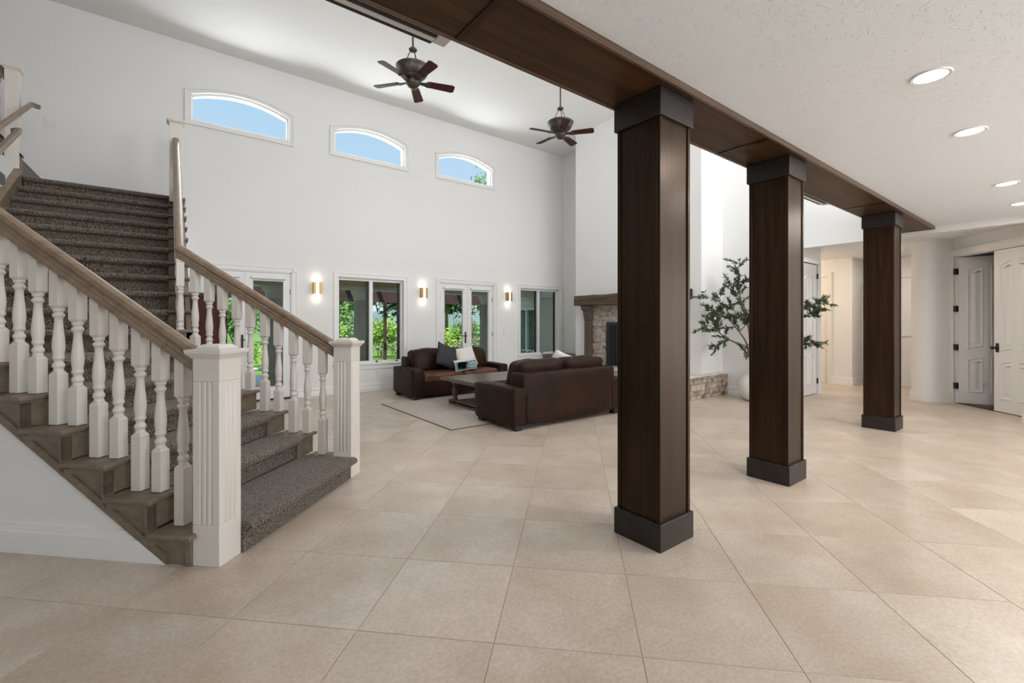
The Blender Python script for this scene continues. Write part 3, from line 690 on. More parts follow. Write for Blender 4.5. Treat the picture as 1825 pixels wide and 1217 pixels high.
for n in range(1, 7):
    r1 = (RN[n]-.03) if n > 1 else -2.112; r0 = RN[n+1]-.03 if n < 6 else -3.75; zt = n*RISE-.045
    mb = MB(SR); mb.prism([(r1-.032, diag(r1-.032)), (r1, diag(r1)), (r1, zt), (r1-.032, zt)], 'y', 2.256, 2.268)
    rr = r0 if diag(r0) < zt-.035 else -2.268-(zt-.035)/.690
    mb.prism([(r1-.032, zt), (r1-.032, zt-.032), (rr+.005, zt-.032), (rr-.04, zt)], 'y', 2.256, 2.268)
    # lower border that follows the diagonal
    ra, rb = r1, r0-.03
    if ra > -2.268: ra = -2.268
    mb.prism([(ra, diag(ra)), (rb, diag(rb)), (rb, diag(rb)+.055), (ra, diag(ra)+.055)], 'y', 2.257, 2.268)
    build('bracket_frame', mb, 'stair_oak', stair, w=True)
# solid wall below the stairs and its baseboard
mb = MB(SR); mb.prism([(-2.268, 0), (-4.30, diag(-4.30)), (-4.30, 0)], 'y', 2.278, 2.40)
uw = tag(build('wall_under_stair', mb, 'wall'), kind='structure')
mb = MB(SR)
for z0, z1, t in ((0, .085, .022), (.085, .10, .016), (.10, .125, .021), (.125, .148, .012), (.148, .17, .008)):
    q = lambda z: -2.268-z/.690
    mb.prism([(q(z0), z0), (q(z1), z1), (-4.30, z1), (-4.30, z0)], 'y', 2.278-t, 2.278)
tag(build('baseboard_stair', mb, 'paint_trim'), kind='structure')
mb = MB(SR); mb.prism([(-2.13, 0), (-3.75, 1.06), (-3.75, 0)], 'y', 3.70, 3.84)
build('far_stringer', mb, 'wall', stair, w=True)
mb = MB(); mb.prism([(5.25, 0), (5.25, 6*RISE-.01), (YN[17]+.05, 16*RISE-.04), (YW, 16*RISE-.04), (YW, 0)], 'x', .02, .14)
build('flight_wall', mb, 'wall', stair, w=True)
mb = MB(); mb.prism([(YN[7]+.03, 6*RISE), (YN[7]+.03, 7*RISE-.03), (YN[17]+.03, 17*RISE-.03), (YW, 17*RISE-.03), (YW, 16*RISE), (YN[17]+.2, 16*RISE)], 'x', .14, .18)
build('flight_stringer', mb, 'stair_oak_y', stair, w=True)
# left wall of the upper flight and its skirt board
mb = MB(); mb.prism([(4.55, 0), (4.55, 3.22), (7.93, 3.22), (7.93, 0)], 'x', -1.60, -1.45)
tag(build('wall_stair_left', mb, 'wall'), kind='structure')
mb = MB(); k_ = RISE/.2865
mb.prism([(YN[7]-.3, 6*RISE-.10), (YN[7]-.3, 6*RISE+.12), (YN[7]-.1, 7*RISE+.05), (YN[17]-.08, 17*RISE+.05), (YN[17]-.08, 17*RISE-.30)], 'x', -1.45, -1.392)
build('skirt_board', mb, 'stair_oak_y', stair, w=True)
mb = MB(); mb.prism([(YN[7]-.1, 7*RISE+.05), (YN[7]-.1, 7*RISE+.07), (YN[17]-.08, 17*RISE+.07), (YN[17]-.08, 17*RISE+.05)], 'x', -1.45, -1.38)
build('skirt_cap', mb, 'rail_oak_y', stair, w=True)
# second flight leaving the landing along the back wall
for n in range(1, 6):
    z = (17+n)*RISE; x0 = -1.40-.155*(n-1)
    build('carpet_step', MB().box(x0-.4, x0, 7.99, YW-.02, z-RISE-.02, z), 'carpet', stair, w=True, bev=.015)
mb = MB(); mb.prism([(-1.40, 3.14), (-1.40, 3.36), (-2.5, 3.36+1.1*1.2), (-2.5, 3.14+1.1*1.2)], 'y', 7.94, 7.99); build('second_stringer', mb, 'stair_oak', stair, w=True)
mb = MB(); mb.prism([(-1.385, 3.345), (-1.385, 3.375), (-2.5, 3.375+1.115*1.2), (-2.5, 3.345+1.115*1.2)], 'y', 7.925, 8.0); build('stringer_cap', mb, 'column_wood', stair, w=True)
mb = MB(); mb.prism([(-1.40, 3.19), (-1.32, 3.27), (-2.5, 3.27+1.18*1.25), (-2.5, 3.19+1.1*1.25)], 'y', YW-.03, YW-.002); build('wall_skirt', mb, 'stair_oak', stair, w=True)
# newel posts
def newel(parent, r, d, T, z0, z1, frame45=True, half=.0825, cap=True, flutes=True):
    rot = -math.pi/4 if frame45 else 0
    ox, oy = (ST(r, d, 0)[:2] if frame45 else (r, d))
    base = parent.matrix_basis.translation
    def N(mb, name, m='stair_paint', par=parent, bev=.003):
        return build(name, mb, m, par, loc=(ox-base.x, oy-base.y, 0) if par is parent else None, rotz=rot if par is parent else 0, bev=bev)
    mb = MB(); h = half; fz0, fz1 = z0+.23, z1-.16
    mb.box(-h, h, -h, h, z0, fz0 if flutes else z1)
    if flutes:
        side = []
        ws = [-.032, 0, .032]
        poly = []
        for k in range(4):
            a = k*math.pi/2
            pl = [(-h, -h)]
            for w_ in ws: pl += [(w_-.008, -h), (w_-.003, -h+.005), (w_+.003, -h+.005), (w_+.008, -h)]
            for (x, y) in pl: poly.append((x*math.cos(a)-y*math.sin(a), x*math.sin(a)+y*math.cos(a)))
        mb.prism(poly, 'z', fz0, fz1); mb.box(-h, h, -h, h, fz1, z1)
    po = N(mb, 'newel_post')
    if cap:
        mb = MB(); c = h
        def fr(w0, za, w1, zb): mb.hexa([(-w0, -w0, za), (w0, -w0, za), (w0, w0, za), (-w0, w0, za), (-w1, -w1, zb), (w1, -w1, zb), (w1, w1, zb), (-w1, w1, zb)])
        fr(c+.002, z1-.035, c+.012, z1-.022); fr(c+.012, z1-.022, c+.028, z1-.004); fr(c+.028, z1-.004, c+.030, z1+.018); fr(c-.010, z1+.018, c-.012, z1+.030); fr(c-.012, z1+.030, c-.032, z1+.045)
        N(mb, 'newel_cap', par=po, bev=.002)
    return po
newel(stair, -2.028, 2.350, 0, 0, 1.188)
newel(stair, -2.012, 3.812, 0, 0, 1.178)
newel(stair, .095, 8.02, 0, 16.5*RISE, 4.20, frame45=False, half=.075, flutes=False)
newel(stair, -1.47, 7.96, 0, 16.5*RISE, 4.40, frame45=False, half=.06, flutes=False)
# handrails
RP = [(-.033, -.040), (-.034, -.026), (-.028, -.010), (-.014, -.001), (0, .001), (.014, -.001), (.028, -.010), (.034, -.026), (.033, -.040), (.024, -.050), (.024, -.058), (.030, -.066), (.031, -.076), (.027, -.080), (.027, -.086), (.032, -.092), (.032, -.122), (-.032, -.122), (-.032, -.092), (-.027, -.086), (-.027, -.080), (-.031, -.076), (-.030, -.066), (-.024, -.058), (-.024, -.050)]
RP = [(a*1.12, b*1.10) for a, b in RP]
DNR, DFR, XRR = 2.350, 3.800, .095
def near_top(r): return 1.190+.625*(-2.115-r)
rb_far = XRR*SQ-DFR     # r where the far rail reaches x = XRR
def far_top(r): return 1.178+.580*(-2.095-r)
yb = (DFR-rb_far)/SQ; zb = far_top(rb_far)
def up_top(y): return zb+(3.97-zb)/(7.95-yb)*(y-yb)
mb = MB(); mb.rail(RP, [ST(-2.115, DNR, near_top(-2.115)), ST(-4.35, DNR, near_top(-4.35))])
build('handrail', mb, 'rail_oak', stair, w=True, angle=30)
mb = MB(); mb.rail(RP, [ST(-2.095, DFR, far_top(-2.095)), ST(rb_far, DFR, zb), (XRR, 7.95, up_top(7.95))])
build('handrail', mb, 'rail_oak_y', stair, w=True, angle=30)
mb = MB(); mb.rail([(a*.6, b*.40) for a, b in RP], [(-1.34, 6.4, 3.16), (-1.34, 8.10, 4.10), (-1.28, 8.16, 4.10)])
build('handrail', mb, 'rail_oak_y', stair, w=True, angle=30)
mb = MB(); mb.rail([(a*.6, b*.40) for a, b in RP], [(-1.31, 5.2, 2.25), (-1.31, 7.35, 3.53), (-1.37, 7.42, 3.53)])
build('handrail', mb, 'rail_oak_y', stair, w=True, angle=30)
mb = MB(); mb.rail(RP, [(-1.50, 7.96, 4.33), (-2.6, 7.96, 4.33+1.1*1.2)])
build('handrail', mb, 'rail_oak', stair, w=True, angle=30)
# balusters
TP = [(0, .0275), (.02, .024), (.055, .0235), (.075, .0285), (.10, .0295), (.125, .027), (.145, .021), (.18, .021), (.20, .0275), (.225, .029), (.25, .026), (.27, .0255), (.34, .029), (.41, .0305), (.50, .029), (.62, .0245), (.74, .0205), (.83, .019), (.855, .023), (.88, .0295), (.905, .029), (.925, .021), (.945, .0205), (.96, .027), (.985, .028), (1, .025)]
def baluster(x, y, rot, z0, ztop, slope, L=.385, gap=.245):
    """turned baluster: square foot, vase turning parallel to the rail, square head cut to the rail slope (rises towards local -x)"""
    h = .030; zt = ztop-.122-gap; zb_ = zt-L; o = stair.matrix_basis.translation
    mb = MB()
    mb.box(-h, h, -h, h, z0, zb_-.016)
    mb.hexa([(-h, -h, zb_-.016), (h, -h, zb_-.016), (h, h, zb_-.016), (-h, h, zb_-.016), (-.021, -.021, zb_), (.021, -.021, zb_), (.021, .021, zb_), (-.021, .021, zb_)])
    mb.lathe([(r_, zb_+t*L) for t, r_ in TP], n=14)
    mb.hexa([(-.021, -.021, zt), (.021, -.021, zt), (.021, .021, zt), (-.021, .021, zt), (-h, -h, zt+.016), (h, -h, zt+.016), (h, h, zt+.016), (-h, h, zt+.016)])
    zh = ztop-.115
    mb.hexa([(-h, -h, zt+.016), (h, -h, zt+.016), (h, h, zt+.016), (-h, h, zt+.016), (-h, -h, zh+slope*h), (h, -h, zh-slope*h), (h, h, zh-slope*h), (-h, h, zh+slope*h)])
    return build('baluster', mb, 'stair_paint', stair, loc=(x-o.x, y-o.y, 0), rotz=rot, angle=32)
for n in range(1, 7):
    rs = [-2.262] if n == 1 else [RN[n]-.072, RN[n]-.207]
    if n == 6: rs += [RN[6]-.342, RN[6]-.477, RN[6]-.612]
    for r in rs:
        x, y, _ = ST(r, 2.365, 0); baluster(x, y, -math.pi/4, n*RISE, near_top(r), .625)
for n in range(1, 7):
    rs = [-2.235] if n == 1 else [RN[n]-.045, RN[n]-.18]
    for r in rs:
        if r < rb_far+.03: continue
        x, y, _ = ST(r, DFR, 0); baluster(x, y, -math.pi/4, n*RISE, far_top(r), .58)
for n in range(6, 17):
    ys = [YN[n]+.08, YN[n]+.22] if n > 6 else [yb-.02]
    for y in ys: baluster(XRR, y, -math.pi/2, n*RISE, up_top(y), .66)
for k in range(4):
    x = -1.60-.13*k; o_ = baluster(x, 7.96, 0, 3.40+1.2*(.13*k+.2), 4.33+1.2*(.1+.13*k), 1.2, gap=.12)
# wall grille and switch near the upper flight
vg = thing('wall_vent', 'small white wall vent grille beside the upper carpeted steps', 'vent', (-1.45, 7.36, 2.87))
build('frame', MB().box(0, .012, -.13, .13, -.03, .15), 'white_plastic', vg, bev=.003)
for k in range(6): build('slot', MB().box(.008, .014, -.11+.038*k, -.09+.038*k, -.01, .13), 'ac_dark', vg)

# ------------------------------------------------------------------ wall fittings
def wall_plate(x, z, w, h, kind, label, cat):
    t = thing('switch_plate' if kind == 'switch' else 'outlet_plate', label, cat, (x, YW, z))
    build('plate', MB().box(-w/2, w/2, -.008, 0, -h/2, h/2), 'white_plastic', t, bev=.003)
    if kind == 'switch':
        n = 2 if w > .1 else 1
        for k in range(n):
            c = (k-(n-1)/2)*.046; build('rocker', MB().box(c-.016, c+.016, -.012, -.007, -.032, .032), 'white_plastic', t, bev=.002)
    else:
        for c in (-.022, .022):
            build('socket', MB().box(-.017, .017, -.010, -.007, c-.015, c+.015), 'gray_plastic', t, bev=.002)
wall_plate(-1.288, 4.16, .13, .12, 'switch', 'white double light switch high on the stair landing wall', 'light switch')
wall_plate(3.38, .36, .075, .12, 'outlet', 'white electrical outlet on the wall below the wide window', 'outlet')
wall_plate(6.55, 1.12, .075, .12, 'switch', 'small white light switch right of the glass doors behind the sofa', 'light switch')
def sconce(x, label):
    t = thing('wall_sconce', label, 'sconce', (x, YW, 1.90), group='brass wall sconces on the window wall')
    build('backplate', MB().box(-.04, .04, -.012, 0, .04, .18), 'brass', t, bev=.003)
    mb = MB(); mb.box(-.072, -.064, -.10, -.012, 0, .215).box(.064, .072, -.10, -.012, 0, .215).box(-.064, .064, -.10, -.092, 0, .215)
    build('brass_sleeve', mb, 'brass', t, bev=.002)
    build('glass', MB().lathe([(.048, 0), (.052, .01), (.052, .30), (.048, .315)], (0, -.055, -.05), 20), 'lampglass', t)
    for zz, dz in ((.30, 1), (-.09, -1)):
        l = D.lights.new('sconce_light', 'POINT'); l.energy = .32; l.color = (1, .86, .72); l.shadow_soft_size = .05
        o = D.objects.new('sconce_light', l); COL.objects.link(o); o.parent = t; o.location = (0, -.075, zz)
sconce(2.20, 'glowing brass wall sconce between the staircase doors and the wide window')
sconce(4.36, 'glowing brass wall sconce directly above the sofa left arm')
sconce(6.64, 'glowing brass wall sconce nearest the fireplace corner')
def downlight(x, y, label, r=.095, e=16):
    t = thing('recessed_light', label, 'ceiling light', (x, y, ZL), group='recessed downlights in the low ceiling')
    build('trim_ring', MB().lathe([(r-.022, -.001), (r-.018, -.006), (r-.004, -.008), (r, -.003), (r, 0), (r-.022, 0)], n=32, cap=False), 'white_plastic', t)
    build('lens', MB().lathe([(r-.024, -.004), (.001, -.003)], n=32, cap=False), 'can_emit', t)
    l = D.lights.new('downlight', 'AREA'); l.shape = 'DISK'; l.size = .13; l.energy = e; l.color = (1, .93, .84)
    o = D.objects.new('downlight', l); COL.objects.link(o); o.parent = t; o.location = (0, 0, -.012)
for x, s_ in ((3.52, 'largest and nearest round recessed ceiling light'), (4.77, 'second round recessed ceiling light from the camera'), (6.85, 'third round recessed ceiling light along the low ceiling'), (8.12, 'farthest round recessed light at the right edge of the low ceiling')):
    downlight(x, .615, s_)
downlight(11.3, 2.45, 'tiny recessed light in the hall beyond the farthest column', .07, 14)
l = D.lights.new('hall_lamp', 'POINT'); l.energy = 38; l.color = (1, .76, .52); l.shadow_soft_size = .12
o = D.objects.new('hall_lamp', l); COL.objects.link(o); o.location = (11.0, 5.0, 2.5)
# ductless air conditioners on the wall above the beam
def air_unit(x0, x1, label):
    t = thing('wall_air_conditioner', label, 'air conditioner', (x0, 1.95, 2.85), group='long air conditioners above the beam')
    L = x1-x0
    build('body', MB().prism([(0, 0), (.236, 0), (.240, .02), (.240, .30), (0, .30)], 'x', .07, L-.07), 'gray_plastic', t)
    for a, b in ((0, .07), (L-.07, L)): build('end_cap', MB().prism([(0, -.006), (.225, -.006), (.245, .01), (.248, .05), (.248, .305), (0, .305)], 'x', a, b), 'gray_plastic', t, bev=.006)
    build('outlet_slot', MB().box(.075, L-.075, .158, .182, -.004, .004), 'ac_dark', t)
    build('louver', MB().prism([(.184, -.007), (.222, -.003), (.222, .003), (.184, .003)], 'x', .075, L-.075), 'ac_louver', t)
    build('front_lip', MB().box(.075, L-.075, .224, .244, -.004, .012), 'ac_dark', t)
air_unit(-.1, 1.19, 'pale gray air conditioner tucked beside the beam near the top of the picture')
air_unit(5.45, 6.59, 'pale air conditioner above the beam between the middle and farthest columns')

# ------------------------------------------------------------------ ceiling fans
def fan(x, y, zc, ph, label):
    t = thing('ceiling_fan', label, 'ceiling fan', (x, y, zc), group='five blade ceiling fans')
    build('downrod', MB().tube([(0, 0, .44), (0, 0, ZH-zc-.02)], .012, 10), 'bronze', t)
    build('canopy', MB().lathe([(.02, ZH-zc-.10), (.05, ZH-zc-.07), (.07, ZH-zc-.02), (.07, ZH-zc)], n=20), 'bronze', t)
    build('collar', MB().lathe([(.012, .40), (.045, .405), (.055, .42), (.045, .435), (.015, .45)], n=20), 'bronze', t)
    for k in range(3):
        a = math.radians(30+120*k); build('hanger_arm', MB().tube([(.03*math.cos(a), .03*math.sin(a), .41), (.12*math.cos(a), .12*math.sin(a), .20)], .006, 6), 'bronze', t)
    build('motor_bowl', MB().lathe([(.06, .03), (.105, .035), (.13, .055), (.128, .068), (.15, .075), (.172, .10), (.19, .135), (.198, .165), (.212, .178), (.216, .192), (.205, .20), (.17, .19)], n=32), 'bronze', t)
    build('switch_housing', MB().lathe([(.005, -.075), (.03, -.072), (.06, -.055), (.085, -.02), (.09, .0), (.075, .012), (.075, .032)], n=28), 'bronze', t)
    for k in range(5):
        a = math.radians(ph+72*k); R_ = Matrix.Rotation(a, 4, 'Z') @ Matrix.Rotation(math.radians(-13), 4, 'X')
        T = lambda x, y, z, R_=R_: tuple(R_ @ Vector((x, y, z)))
        mb = MB(T); mb.prism([(.08, -.022), (.15, -.03), (.19, -.05), (.215, -.045), (.215, .045), (.19, .05), (.15, .03), (.08, .022)], 'z', .0, .010)
        ar = build('blade_iron', mb, 'bronze', t, bev=.003)
        mb = MB(T); mb.prism([(.185, -.052), (.515, -.066), (.54, -.045), (.54, .045), (.515, .066), (.185, .052)], 'z', .010, .018)
        build('blade', mb, 'fan_blade', t, bev=.002)
fan(2.50, 5.40, 4.44, 56, 'dark bronze ceiling fan nearest the camera below the high ceiling')
fan(5.085, 5.40, 4.43, 20, 'dark bronze ceiling fan farther away near the fireplace wall')

# ------------------------------------------------------------------ fireplace
fp = thing('fireplace', 'white stone fireplace with rough dark wooden mantel and black firebox', 'fireplace', (7.6, 6.1, 0))
mb = MB(); mb.rbox(7.44, 7.75, 4.74, 7.46, 1.755, 1.985, .012, 14, wob=.012, seed=3); build('mantel', mb, 'mantel_wood', fp, w=True, angle=60)
for y0 in (7.10, 4.92):
    y1 = y0+.18
    build('post', MB().box(7.60, 7.75, y0, y1, .42, 1.42), 'corbel_wood', fp, w=True, bev=.006)
    mb = MB(); mb.prism([(7.75, 1.42), (7.62, 1.42), (7.60, 1.46), (7.60, 1.50), (7.585, 1.52), (7.575, 1.62), (7.53, 1.66), (7.50, 1.68), (7.50, 1.755), (7.75, 1.755)], 'y', y0-.015, y1+.015)
    build('corbel', mb, 'corbel_wood', fp, w=True, bev=.008)
rs = random.Random(3); mb = MB(); z = .42
while z < 1.75:
    h = rs.uniform(.035, .07); h = min(h, 1.757-z)
    y = 5.10
    while y < 7.10:
        L = rs.uniform(.10, .28); y2 = min(7.10, y+L)
        inb = (5.5 < (y+y2)/2 < 6.68) and z < 1.37
        if 5.5 > y and y2 > 5.5 and z < 1.37: y2 = 5.5
        if y < 6.68 < y2 and z < 1.37 and not inb: pass
        if not inb:
            ya = max(y, 6.68) if (y < 6.68 < y2 and z < 1.37) else y
            dx = rs.uniform(.03, .075); t = rs.uniform(-.012, .012)
            mb.hexa([(7.75-dx, ya+.003, z+.002), (7.75, ya+.003, z+.002), (7.75, y2-.003, z+.002), (7.75-dx+t, y2-.003, z+.002), (7.75-dx+t, ya+.003, z+h-.002), (7.75, ya+.003, z+h-.002), (7.75, y2-.003, z+h-.002), (7.75-dx, y2-.003, z+h-.002)])
        y = y2
    z += h
tag(build('stacked_stone', mb, 'stone', fp, w=True, smooth=False), kind='stuff')
build('stone_backing', MB().box(7.725, 7.752, 5.10, 5.50, .42, 1.755).box(7.725, 7.752, 6.68, 7.10, .42, 1.755).box(7.725, 7.752, 5.5, 6.68, 1.37, 1.755), 'stone', fp, w=True)
build('firebox', MB().box(7.70, 7.755, 5.56, 6.62, .44, 1.31), 'firebox', fp, w=True)
mb = MB(); mb.box(7.665, 7.75, 6.60, 6.68, .42, 1.375).box(7.665, 7.75, 5.50, 5.58, .42, 1.375).box(7.665, 7.75, 5.58, 6.60, 1.31, 1.375)
build('firebox_frame', mb, 'firebox_frame', fp, w=True, bev=.004)
for k in range(11): build('screen_fold', MB().lathe([(.03, .44), (.03, 1.31)], (7.705, 5.60+.1*k, 0), 8), 'firebox', fp, w=True)
# raised hearth faced with rubble stone
build('hearth_core', MB().box(7.28, 7.75, 4.44, 7.72, 0, .385).box(7.75, 8.49, 4.44, 4.488, 0, .385), 'hearth_stone', fp, w=True, smooth=False)
build('hearth_slab', MB().box(7.24, 7.75, 4.40, 7.75, .385, .42).box(7.75, 8.55, 4.40, 4.488, .385, .42), 'hearth_cap', fp, w=True, bev=.006)
mb = MB(); z = 0
while z < .385:
    h = min(rs.uniform(.06, .12), .386-z); x = 7.25
    while x < 8.56:
        x2 = min(8.58, x+rs.uniform(.10, .26)); dy = rs.uniform(.02, .055); t = rs.uniform(-.015, .015)
        mb.hexa([(x+.003, 4.44-dy, z+.003), (x2-.003, 4.44-dy+t, z+.003), (x2-.003, 4.45, z+.003), (x+.003, 4.45, z+.003), (x+.008, 4.44-dy+t, z+h-.003), (x2-.008, 4.44-dy, z+h-.003), (x2-.003, 4.45, z+h-.003), (x+.003, 4.45, z+h-.003)]); x = x2
    y = 4.40
    while y < 7.73:
        y2 = min(7.75, y+rs.uniform(.10, .26)); dx = rs.uniform(.02, .05)
        mb.hexa([(7.28-dx, y+.003, z+.003), (7.29, y+.003, z+.003), (7.29, y2-.003, z+.003), (7.28-dx, y2-.003, z+.003), (7.28-dx, y+.008, z+h-.003), (7.29, y+.003, z+h-.003), (7.29, y2-.003, z+h-.003), (7.28-dx, y2-.008, z+h-.003)]); y = y2
    z += h
tag(build('hearth_rubble', mb, 'hearth_stone', fp, w=True, smooth=False), kind='stuff')
sp_ = thing('wall_speaker', 'small black wall speaker on the chimney breast behind the nearest column', 'speaker', (7.75, 4.72, 1.83))
build('body', MB().rbox(-.08, 0, -.06, .06, 0, .17, .012, 4), 'black_metal', sp_); build('bracket', MB().box(-.02, 0, -.02, .02, -.03, .03), 'bronze_dark', sp_)
# low end table in the corner
et = thing('end_table', 'low dark wooden end table in the corner beside the fireplace', 'table', (8.08, 8.42, 0))
build('tabletop', MB().box(-.40, .40, -.45, .40, .52, .565), 'table_wood', et, bev=.006)
build('apron', MB().box(-.36, .36, -.41, .36, .42, .52), 'table_wood', et)
for a, b in ((-.36, -.41), (.30, -.41), (-.36, .30), (.30, .30)): build('leg', MB().box(a, a+.06, b, b+.06, 0, .42), 'table_wood', et)
build('shelf', MB().box(-.34, .34, -.39, .34, .12, .15), 'table_wood', et)

# ------------------------------------------------------------------ sofas
def sofa(label, loc, rz):
    """local: width along x, front towards -y, origin on the floor at the centre"""
    t = thing('leather_sofa', label, 'sofa', loc, rz, 'brown leather sofas around the coffee table')
    H = 1.03; aw = .21; yb_, yf = .46, -.46
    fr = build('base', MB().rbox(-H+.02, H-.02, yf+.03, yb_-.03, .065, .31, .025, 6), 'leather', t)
    for s in (-1, 1):
        mb = MB(); x0, x1 = sorted((s*H, s*(H-aw))); mb.rbox(x0, x1, yf, yb_-.005, .06, .545, .035, 9, bulge=(.012, .006, .01), wob=.006, seed=s)
        a = build('arm', mb, 'leather', t, angle=60)
        for yy in (-.14, .14): build('seam', MB().box(x0-.004 if s < 0 else x0+.03, x1-.03 if s < 0 else x1+.004, yy-.003, yy+.003, .08, .548), 'leather_seam', a)
    mb = MB(); mb.rbox(-H+aw-.01, H-aw+.01, .24, yb_, .06, .72, .04, 10, bulge=(0, .012, 0), wob=.005, seed=4); bk = build('back', mb, 'leather', t, angle=60)
    for s in (-1, 1): build('back_wing', MB().rbox(s*(H-aw)-.05, s*(H-aw)+.05, .16, yb_-.01, .40, .72, .035, 6), 'leather', t, angle=60)
    for s in (-1, 1):
        x0, x1 = sorted((s*.006, s*(H-aw-.005)))
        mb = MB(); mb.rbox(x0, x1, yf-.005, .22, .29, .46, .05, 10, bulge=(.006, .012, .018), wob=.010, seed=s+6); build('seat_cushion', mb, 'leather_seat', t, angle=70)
        mb = MB(); mb.rbox(x0, x1, .02, .33, .45, .855, .085, 11, bulge=(.008, .035, .02), wob=.022, seed=s+12)
        mb.v = [(x, y-.10+.26*(z-.45), z) for x, y, z in mb.v]
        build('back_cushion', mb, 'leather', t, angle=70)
    for sx in (-1, 1):
        for sy in (-1, 1): build('foot', MB().box(sx*(H-.10)-.05, sx*(H-.10)+.05, sy*.38-.05, sy*.38+.05, 0, .066), 'foot', t)
    return t
sofa('brown leather sofa facing the camera below the window wall with pillows on it', (4.43, 7.79, 0), 0)
sofa('dark brown leather sofa seen from behind beside the nearest column', (4.43, 4.90, 0), math.pi)
def pillow(name, label, w, h, t, m, loc, rot, group=None):
    o = thing(name, label, 'pillow', loc, 0, group); o.rotation_euler = rot
    mb = MB(); n = 14; vs = []; fs = []
    for sd in (-1, 1):
        for i in range(n+1):
            for j in range(n+1):
                u, v = -1+2*i/n, -1+2*j/n
                pinch = 1-.07*(1-abs(u)**2)*abs(v)**3-.0; pinch2 = 1-.07*(1-abs(v)**2)*abs(u)**3
                th = t/2*((1-u**4)*(1-v**4))**.55
                vs.append((u*w/2*pinch2, sd*th, v*h/2*pinch))
    N = (n+1)**2
    for i in range(n):
        for j in range(n):
            a = i*(n+1)+j; q = (a, a+n+1, a+n+2, a+1)
            fs.append(q); fs.append(tuple(N+k for k in q[::-1]))
    mb.add(vs, fs); c = build('cover', mb, m, o, angle=80)
    bm = bmesh.new(); bm.from_mesh(c.data); bmesh.ops.remove_doubles(bm, verts=bm.verts, dist=.0004); bm.to_mesh(c.data); bm.free(); c.data.shade_smooth()
    return o
R_ = math.radians
pillow('throw_pillow', 'dark gray square throw pillow tilted on one corner on the far sofa', .46, .46, .15, 'pillow_gray', (4.18, 7.565, .735), (R_(-20), R_(22), R_(6)))
pillow('throw_pillow', 'cream white square pillow leaning behind the bear pillow', .44, .42, .15, 'pillow_white', (4.62, 7.60, .70), (R_(-24), R_(-9), R_(-4)))
lp = pillow('lumbar_pillow', 'teal lumbar pillow printed with a black bear and white lettering', .52, .23, .12, 'pillow_white', (4.50, 7.40, .565), (R_(-14), R_(-4), R_(4)))
# print on the lumbar pillow: teal landscape, bear, lettering
def on_pillow(x, z, off, w=.52, h=.23, t=.12):
    u, v = max(-.99, min(.99, x/(w/2))), max(-.99, min(.99, z/(h/2))); return -(t/2*((1-u**4)*(1-v**4))**.55)-off
def printed(name, polys, m, off):
    """flat print mapped on the pillow front, finely diced so it follows the curve"""
    mb = MB()
    for poly in polys:
        bm = bmesh.new(); vs = [bm.verts.new((x, 0, z)) for x, z in poly]; bm.faces.new(vs)
        bmesh.ops.triangulate(bm, faces=bm.faces[:])
        for _ in range(3):
            ed = [e_ for e_ in bm.edges if e_.calc_length() > .018]
            if not ed: break
            bmesh.ops.subdivide_edges(bm, edges=ed, cuts=1)
            bmesh.ops.triangulate(bm, faces=bm.faces[:])
        bm.verts.index_update()
        for f in bm.faces:
            if f.normal.y > 0: f.normal_flip()
        mb.add([(v.co.x, on_pillow(v.co.x, v.co.z, off), v.co.z) for v in bm.verts], [tuple(v.index for v in f.verts) for f in bm.faces]); bm.free()
    return build(name, mb, m, lp, angle=80)
top = [(-.235+.47*i/16, .062+.014*math.sin(i*1.9)+.008*math.sin(i*4.3)) for i in range(17)]
printed('landscape_print', [[(-.235, -.085), (.235, -.085)]+top[::-1]], 'pillow_teal', .0012)
bear = [(-.20, -.075), (-.175, -.075), (-.165, -.035), (-.155, -.02), (-.145, -.075), (-.12, -.075), (-.118, -.03), (-.09, -.03), (-.085, -.075), (-.06, -.075), (-.065, -.03), (-.045, -.05), (-.035, -.075), (-.015, -.075), (-.03, -.03), (-.035, .0), (-.01, .0), (.01, .005), (.01, .02), (-.015, .04), (-.03, .055), (-.045, .05), (-.08, .06), (-.13, .055), (-.175, .06), (-.205, .035), (-.21, -.01)]
printed('bear_print', [bear], 'print_black', .0026)
def lettering(txt, size, x, z, shear=0):
    cu = D.curves.new('txt', 'FONT'); cu.body = txt; cu.size = size; cu.align_x = 'CENTER'; cu.shear = shear; cu.resolution_u = 3
    ob = D.objects.new('txt', cu); COL.objects.link(ob); bpy.context.view_layer.update()
    me = ob.evaluated_get(bpy.context.evaluated_depsgraph_get()).to_mesh()
    mb = MB(); mb.add([(v.co.x+x, on_pillow(v.co.x+x, v.co.y+z, .0032), v.co.y+z) for v in me.vertices], [tuple(p.vertices) for p in me.polygons])
    D.objects.remove(ob); build('lettering', mb, 'print_white', lp)
lettering('Lake', .075, .115, .0, .35); lettering('TAHOE', .065, .125, -.065)
pillow('throw_pillow', 'white pillow peeking above the back of the nearer sofa', .46, .44, .16, 'pillow_white', (4.86, 5.18, .70), (R_(24), R_(18), R_(4)))
pillow('throw_pillow', 'small black pillow just visible behind the nearer sofa back', .36, .34, .13, 'pillow_gray', (5.13, 5.27, .66), (R_(26), R_(-10), R_(-8)))

